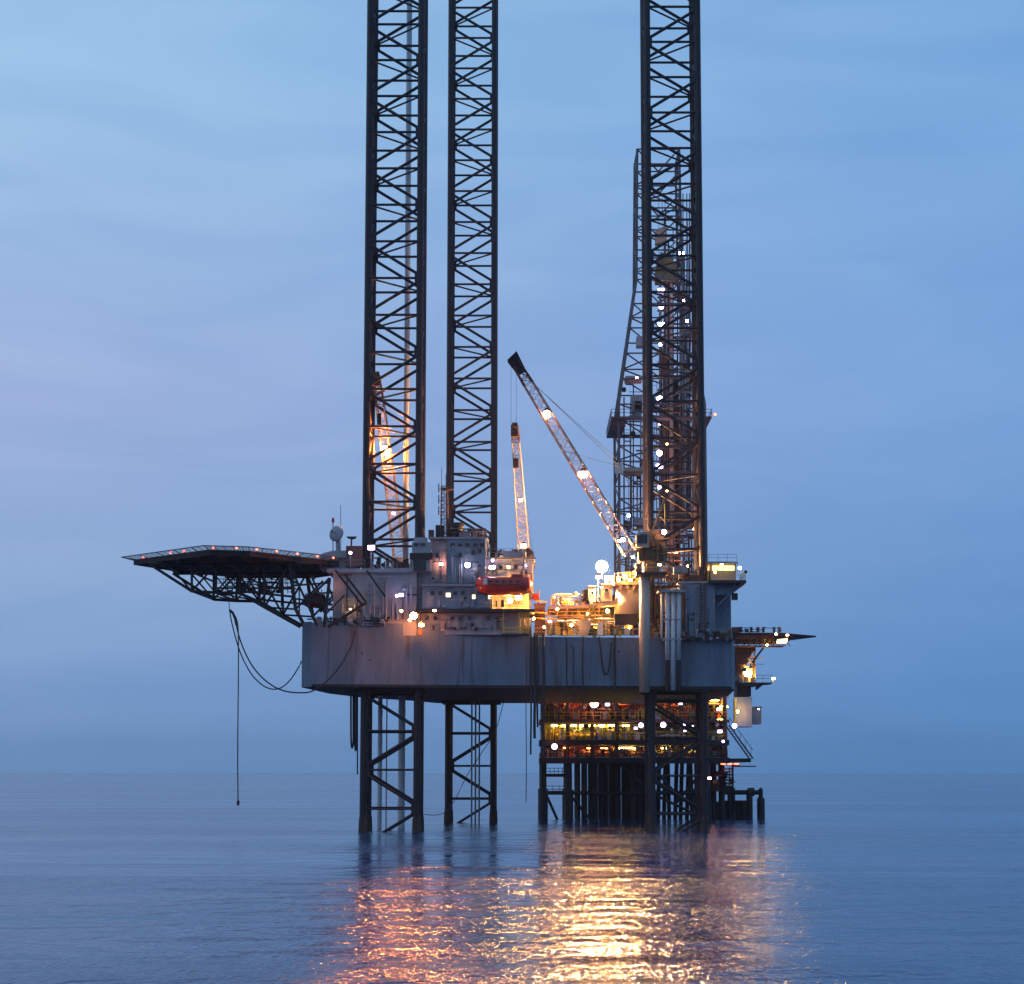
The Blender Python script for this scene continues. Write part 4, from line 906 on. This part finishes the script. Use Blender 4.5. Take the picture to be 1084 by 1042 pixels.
# jacket legs, conductors and bracing
jl = [(575, 0), (602, 0), (575, 14), (602, 14), (690, 0), (690, 14), (748, 0), (748, 14)]
for u, dy in jl:
    a = PX(u, YP); beam(fp, 'jacket_leg', (a, YP+dy+.5, -4), (a, YP+dy+.5, pz(806)), .52, 'dark_steel', 10)
    m = MB(); m.tube([(a, YP+dy+.5, -3), (a, YP+dy+.5, pz(836))], .72, 10); m.build('leg_sleeve', 'dark_steel', fp)
for i in range(26):
    u = 614+(i % 13)*5.7+rnd.uniform(-1.2, 1.2); dy = 1.0+(i//13)*8+rnd.uniform(0, 2); a = PX(u, YP)
    beam(fp, 'conductor', (a, YP+dy, -4), (a, YP+dy, pz(806)), rnd.choice((.3, .38, .5)), 'dark_steel', 8)
for i in range(9):
    u = 700+i*6.2; a = PX(u, YP); beam(fp, 'conductor', (a, YP+3+rnd.uniform(0, 7), -4), (a, YP+3+rnd.uniform(0, 7), pz(806)), .34, 'dark_steel', 8)
for v in (840, 821):
    for dy in (.5, 14.5): beam(fp, 'jacket_brace', (PX(575, YP), YP+dy, pz(v)), (PX(748 if v == 840 else 602, YP), YP+dy, pz(v)), .26, 'dark_steel')
for a, b in (((579, 843), (590, 868)), ((602, 840), (625, 868)), ((690, 812), (720, 845)), ((748, 812), (716, 850)), ((690, 840), (748, 868)), ((655, 808), (690, 838))):
    beam(fp, 'jacket_brace', (PX(a[0], YP), YP+.5, pz(a[1])), (PX(b[0], YP), YP+.5, pz(b[1])), .24, 'dark_steel')
m = MB(); m.rail([(PX(578, YP), YP+1, pz(821)), (PX(600, YP), YP+1, pz(821))], 1.1, .06, .6); m.rail([(PX(578, YP), YP+1, pz(840)), (PX(600, YP), YP+1, pz(840))], 1.1, .06, .8); m.build('railing', 'dark_steel', fp)
# side tower with cabins
m = MB(); m.box((PX(779.5, YP), YP+1, pz(724)), (PX(800, YP), YP+6, pz(686))); 
tb = MB(); tb.pbox(778.5, 686, 785, 726, YP+1, 4); tb.pbox(797, 700, 799, 722, YP+1.2, 3); tb.build('tower_frame', 'dark_steel', fp)
tb = MB(); tb.pbox(785.2, 706, 796.8, 722, YP+3.4, .4); tb.build('lit_room_wall', 'pipe_white', fp)
tb = MB(); tb.pbox(778, 722.5, 802, 726, YP-.6, 5); tb.ppoly([(802, 722.6), (817, 722.6), (817, 724.2), (808, 725), (802, 730)], YP, 2.5); tb.build('side_platform', 'dark_steel', fp)
tb = MB(); tb.pbox(780, 726.2, 795, 737, YP+.4, 4); tb.build('side_box', 'dark_steel', fp)
tb = MB(); tb.rail([P(779, 722.5, YP-.5), P(817, 722.5, YP-.5)], 1.1, .045, 1.2); tb.build('railing', 'grey_steel', fp)
tb = MB(); tb.pbox(780, 738, 796, 769.5, YP+.3, 4.5); tb.build('cabin', 'pipe_white', fp)
tb = MB(); tb.pbox(796.8, 749.5, 806, 766.5, YP+.5, 4); tb.build('cabin', 'house_white', fp)
tb = MB(); tb.pbox(796.2, 748, 806.5, 749.3, YP+.3, 4.4); tb.build('cabin_roof', 'grey_steel', fp)
lamp(fp, P(791.5, 713, YP+1.4), 'lamp_yellow', .8); lamp(fp, P(819, 718.5, YP+.4), 'lamp_yellow', .26); beam(fp, 'lamp_post', P(818, 723, YP+.6), P(819, 719, YP+.6), .06, 'grey_steel')
lamp(fp, P(781, 753.5, YP-.3), 'lamp_yellow', .22); lamp(fp, P(803, 751, YP-.2), 'lamp_white', .12)
# zigzag stair on the right
for a, b in (((768, 768), (793, 803)), ((772, 768), (797, 803))): beam(fp, 'stair_stringer', P(*a, YP-.8), P(*b, YP-.8), .14, 'dark_steel', 4)
for k in range(14):
    f = k/13; p = P(769+25*f, 769+34*f, YP-.8); q = P(773+25*f, 769+34*f, YP-.8); beam(fp, 'tread', p, q, .06, 'dark_steel', 4)
for k in range(14):
    f = k/13
    if k % 3 == 0: beam(fp, 'stair_post', P(772+25*f, 769+34*f, YP-.8), P(772+25*f, 760+34*f, YP-.8), .04, 'dark_steel', 4)
beam(fp, 'stair_rail', P(772, 760, YP-.8), P(797, 794, YP-.8), .05, 'dark_steel', 4)
for v in (820, 826, 830): beam(fp, 'fender_bar', P(757, v, YP+1), P(775, v, YP+1), .12, 'dark_steel')
for u in (757, 766): beam(fp, 'jacket_leg', (PX(u, YP), YP+3, -4), (PX(u, YP), YP+3, pz(806)), .5, 'dark_steel', 10)
# platform helideck seen edge-on
h3 = thing('platform_helideck', 'rusty edge-on platform deck jutting past the hull with red lights', 'helideck', P(810, 690, YP+3))
a = P(772, 671, YP); zc = a.z
xa, xb, xm = PX(768, YP), PX(871, YP), PX(840, YP)
m = MB(); m.prism([(xa, YP-2), (xm-2, YP-2), (xb, YP+4), (xm, YP+14), (xa, YP+14)], zc-.22, zc); m.build('deck', 'dark_steel', h3)
m = MB(); m.prism([(xa+.3, YP-1.6), (xm-3, YP-1.6), (xm-1, YP+10), (xa+.3, YP+10)], zc-.9, zc-.24); m.build('under_beam', 'rust_steel', h3)
m = MB()
for i in range(10):
    x = xa+1+i*.9; m.tube([(x, YP-1.2, zc-1.0), (x+.9, YP-1.2, zc-2.0)], .09, 4); m.tube([(x+.9, YP-1.2, zc-1.0), (x, YP-1.2, zc-2.0)], .09, 4)
m.tube([(xa, YP-1.2, zc-2.05), (xm-1.5, YP-1.2, zc-2.05)], .16, 5); m.build('truss', 'rust_steel', h3)
m = MB(); m.pbox(779, 684, 800, 690, YP, 4); m.ppoly([(779, 690), (797, 690), (790, 704), (780, 704)], YP+.5, 3); m.build('support_head', 'rust_steel', h3)
beam(h3, 'strut', P(808, 686, YP), P(796, 702, YP), .16, 'dark_steel')
m = MB(); m.pbox(776, 664, 783, 671, YP-1, 1.5); m.pbox(758, 667, 776, 674, YP-2.4, 2); m.build('deck_gear', 'rust_steel', h3)
for u, v in ((821.5, 671.5), (833.5, 672.5)): lamp(h3, P(u, v, YP-2.4), 'crane_lamp', .22)
beam(h3, 'tip_boom', P(838, 674, YP+2), P(858, 674.6, YP+4), .1, 'dark_steel')
m = MB(); m.ppoly([(823, 677), (834, 676), (833, 681), (822, 681)], YP-1.5, .3); m.build('lit_panel', 'window_lit', h3); lamp(h3, P(812, 683, YP-1.5), 'lamp_deck_yellow', .2)

# boat landing and dolphins to the right
YQ = 272.0
bl = thing('boat_landing', 'dark low jetty of piles and beams beside the production platform', 'jetty', (PX(780, YQ), YQ, 0))
def qz(v): return PZ(v, YQ)
for u, v, r in ((772, 838, .35), (776, 834, .3), (793, 836, .5), (787, 848, .45)): beam(bl, 'pile', (PX(u, YQ), YQ, -4), (PX(u, YQ), YQ, qz(v)), r, 'dark_steel', 10)
beam(bl, 'deck_beam', P(765, 839, YQ), P(803, 839, YQ), .4, 'dark_steel', 8); beam(bl, 'deck_beam', P(765, 849, YQ), P(794, 849, YQ), .25, 'dark_steel', 8)
m = MB(); m.lathe([(.7, -.5), (.7, .5)], P(795, 838.5, YQ), 'X', 10); m.build('fender_drum', 'rubber', bl)
m = MB(); m.pbox(750, 849, 788, 868, YQ+.6, 5); m.build('crib', 'dark_steel', bl)
m = MB(); m.lathe([(.62, 0), (.62, qz(846)+4), (.35, qz(845)+4.2), (.35, qz(836)+4), (.15, qz(834)+4)], (PX(805, YQ), YQ, -4), 'Z', 12)
tag(m.build('mooring_pile', 'dark_steel'), 'single stepped mooring pile at the outer end of the jetty', 'pile')

# ------------------------------------------------------------------ small pipework and gear, too small to pick apart
def clutter(parent, name, u0, u1, v0, v1, Y0, Y1, n, mats, seed, size=1.0, ground=None):
    rn = random.Random(seed); mb = {k: MB() for k in mats}
    for i in range(n):
        m = mb[rn.choice(mats)]; Y = rn.uniform(Y0, Y1); u = rn.uniform(u0, u1); k = rn.random(); r = rn.uniform(.035, .13)*size
        if k < .36:
            a = P(u, v1, Y); b = P(u, v1+(v0-v1)*rn.uniform(.25, 1), Y); m.tube([a, b], r, 5)
            if rn.random() < .4: m.tube([b, b+Vector((rn.uniform(-1.6, 1.6)*size, 0, 0))], r, 5)
        elif k < .62:
            v = rn.uniform(v0, v1); a = P(u, v, Y); L_ = rn.uniform(.8, 4)*size; b = a+Vector((L_, rn.uniform(-.4, .4), 0))
            if b.x > PX(u1, Y): b.x = PX(u1, Y)
            if b.x-a.x > .2: m.tube([a, b], r, 5)
        elif k < .88:
            a = P(u, v1, Y); w = rn.uniform(.2, .75)*size; h = rn.uniform(.3, 1.6)*size; h = min(h, abs(P(u, v0, Y).z-a.z))
            m.box((a.x-w/2, Y-w/2, a.z), (a.x+w/2, Y+w/2, a.z+h))
        else:
            a = P(u, rn.uniform(v0, v1), Y); q = rn.uniform(.15, .4)*size; m.lathe([(q*.6, -q), (q, -q*.6), (q, q*.6), (q*.6, q)], a, rn.choice('XYZ'), 8)
    for k in mats: mb[k].build(name, k, parent, kind='stuff')
YEL = ('yellow', 'crane_olive', 'grey_steel', 'pipe_white', 'dark_steel'); RST = ('rust_steel', 'beige', 'dark_steel', 'grey_steel', 'red_paint')
clutter(fp, 'small_pipework', 576, 768, 766, 783.3, YP-.1, YP+2.5, 260, YEL, 1)
clutter(fp, 'small_pipework', 576, 768, 790, 801.8, YP-.1, YP+2.5, 260, RST, 2)
clutter(fp, 'small_pipework', 576, 768, 738, 761.5, YP-.1, YP+4, 320, RST+('yellow',), 3, 1.2)
clutter(fp, 'small_pipework', 778, 800, 686, 722, YP, YP+3, 60, ('dark_steel', 'beige', 'grey_steel'), 4)
clutter(fp, 'small_pipework', 755, 776, 806, 838, YP-.4, YP+3, 60, ('dark_steel', 'rust_steel'), 14)
clutter(h3, 'underdeck_gear', 782, 834, 673, 681, YP-1.4, YP+3, 90, ('rust_steel', 'dark_steel', 'beige'), 5, .8)
clutter(h3, 'deck_fittings', 768, 830, 664, 669.5, YP-1.5, YP+3, 40, ('rust_steel', 'dark_steel'), 6, .7)
clutter(hull, 'deck_machinery', 566, 675, 652, 672.5, 212.2, 215, 190, ('beige', 'yellow', 'rust_steel', 'grey_steel', 'dark_steel', 'pipe_white'), 7)
clutter(hull, 'deck_machinery', 690, 722, 640, 676, 211.9, 213.2, 60, ('rust_steel', 'dark_steel', 'grey_steel'), 8)
clutter(hull, 'deck_machinery', 332, 405, 653, 662, 207.4, 208, 60, ('dark_steel', 'grey_steel', 'house_blue'), 9, .9)
clutter(hull, 'deck_machinery', 722, 776, 668, 678, 211.5, 212.3, 60, ('dark_steel', 'rust_steel', 'house_blue'), 10, .8)
clutter(dp, 'deck_machinery', 584, 650, 628, 641, 216, 221, 90, ('beige', 'yellow', 'rust_steel', 'grey_steel'), 11, .8)
clutter(dk, 'roof_gear', 476, 514, 559, 569, 209.5, 216, 60, ('rust_steel', 'dark_steel', 'house_grey'), 12, .8)
clutter(dk, 'roof_gear', 516, 564, 582, 590, 211, 217, 60, ('house_grey', 'dark_steel', 'rust_steel', 'beige'), 13, .8)
clutter(dk, 'wall_fittings', 450, 538, 623, 643, 208.02, 208.12, 34, ('house_grey', 'dark_steel', 'house_blue'), 15, .55)
clutter(dk, 'wall_fittings', 456, 513, 576, 617, 208.5, 208.62, 40, ('house_grey', 'dark_steel', 'house_blue'), 16, .6)
clutter(dk, 'wall_fittings', 516, 564, 594, 626, 210.9, 211.1, 40, ('house_grey', 'dark_steel', 'beige'), 17, .6)
clutter(dk, 'wall_fittings', 444, 535, 650, 667, 208.6, 208.8, 40, ('house_grey', 'dark_steel', 'house_white'), 18, .6)
clutter(jh, 'wall_fittings', 354, 440, 608, 656, 207.95, 208.2, 60, ('house_grey', 'dark_steel', 'house_white'), 19, .7)
clutter(jh, 'roof_gear', 384, 436, 590, 602, 208.2, 216, 50, ('house_grey', 'dark_steel', 'crane_olive'), 20, .8)
clutter(jr, 'wall_fittings', 722, 756, 619, 674, 212.2, 212.4, 36, ('house_grey', 'dark_steel', 'house_blue'), 21, .6)
clutter(jr, 'roof_gear', 700, 750, 604, 615, 212.8, 216, 60, ('rust_steel', 'dark_steel', 'grey_steel'), 22, .8)
clutter(dr, 'drill_floor_gear', 660, 747, 560, 640, YD+.5, YD+10, 220, ('rust_steel', 'derrick_steel', 'dark_steel', 'beige'), 23, 1.3)
clutter(dr, 'derrick_pipework', 697, 735, 215, 560, YD+5, YD+11, 170, ('derrick_steel', 'grey_steel', 'rust_steel', 'dark_steel'), 24, 1.2)
clutter(dr, 'derrick_pipework', 660, 697, 400, 560, YD+2, YD+11, 70, ('derrick_steel', 'grey_steel', 'dark_steel'), 25, 1.0)
clutter(c1, 'machinery', 676, 706, 560, 594, 208.2, 208.7, 46, ('crane_olive', 'dark_steel', 'rust_steel'), 26, .7)
clutter(tw, 'fittings', 652, 678, 606, 616, 213.8, 217, 40, ('beige', 'yellow', 'dark_steel'), 27, .7)
clutter(hd, 'underdeck_pipes', 232, 312, 609, 628, 206, 214, 70, ('dark_steel',), 28, .8)

# ------------------------------------------------------------------ sea haze
m = MB(); m.box((-9200, -950, -8), (9200, 9200, 153)); hz = bpy.data.materials.new('haze_air'); hz.use_nodes = True; t_ = hz.node_tree; t_.nodes.clear()
ho = t_.nodes.new('ShaderNodeOutputMaterial'); hv = t_.nodes.new('ShaderNodeVolumePrincipled'); t_.links.new(hv.outputs[0], ho.inputs['Volume'])
hv.inputs['Color'].default_value = (0.72, 0.87, 1, 1); hv.inputs['Density'].default_value = 0.00008; hv.inputs['Anisotropy'].default_value = 0.3
MATS['haze_air'] = hz; m.build('haze', 'haze_air', kind='stuff')
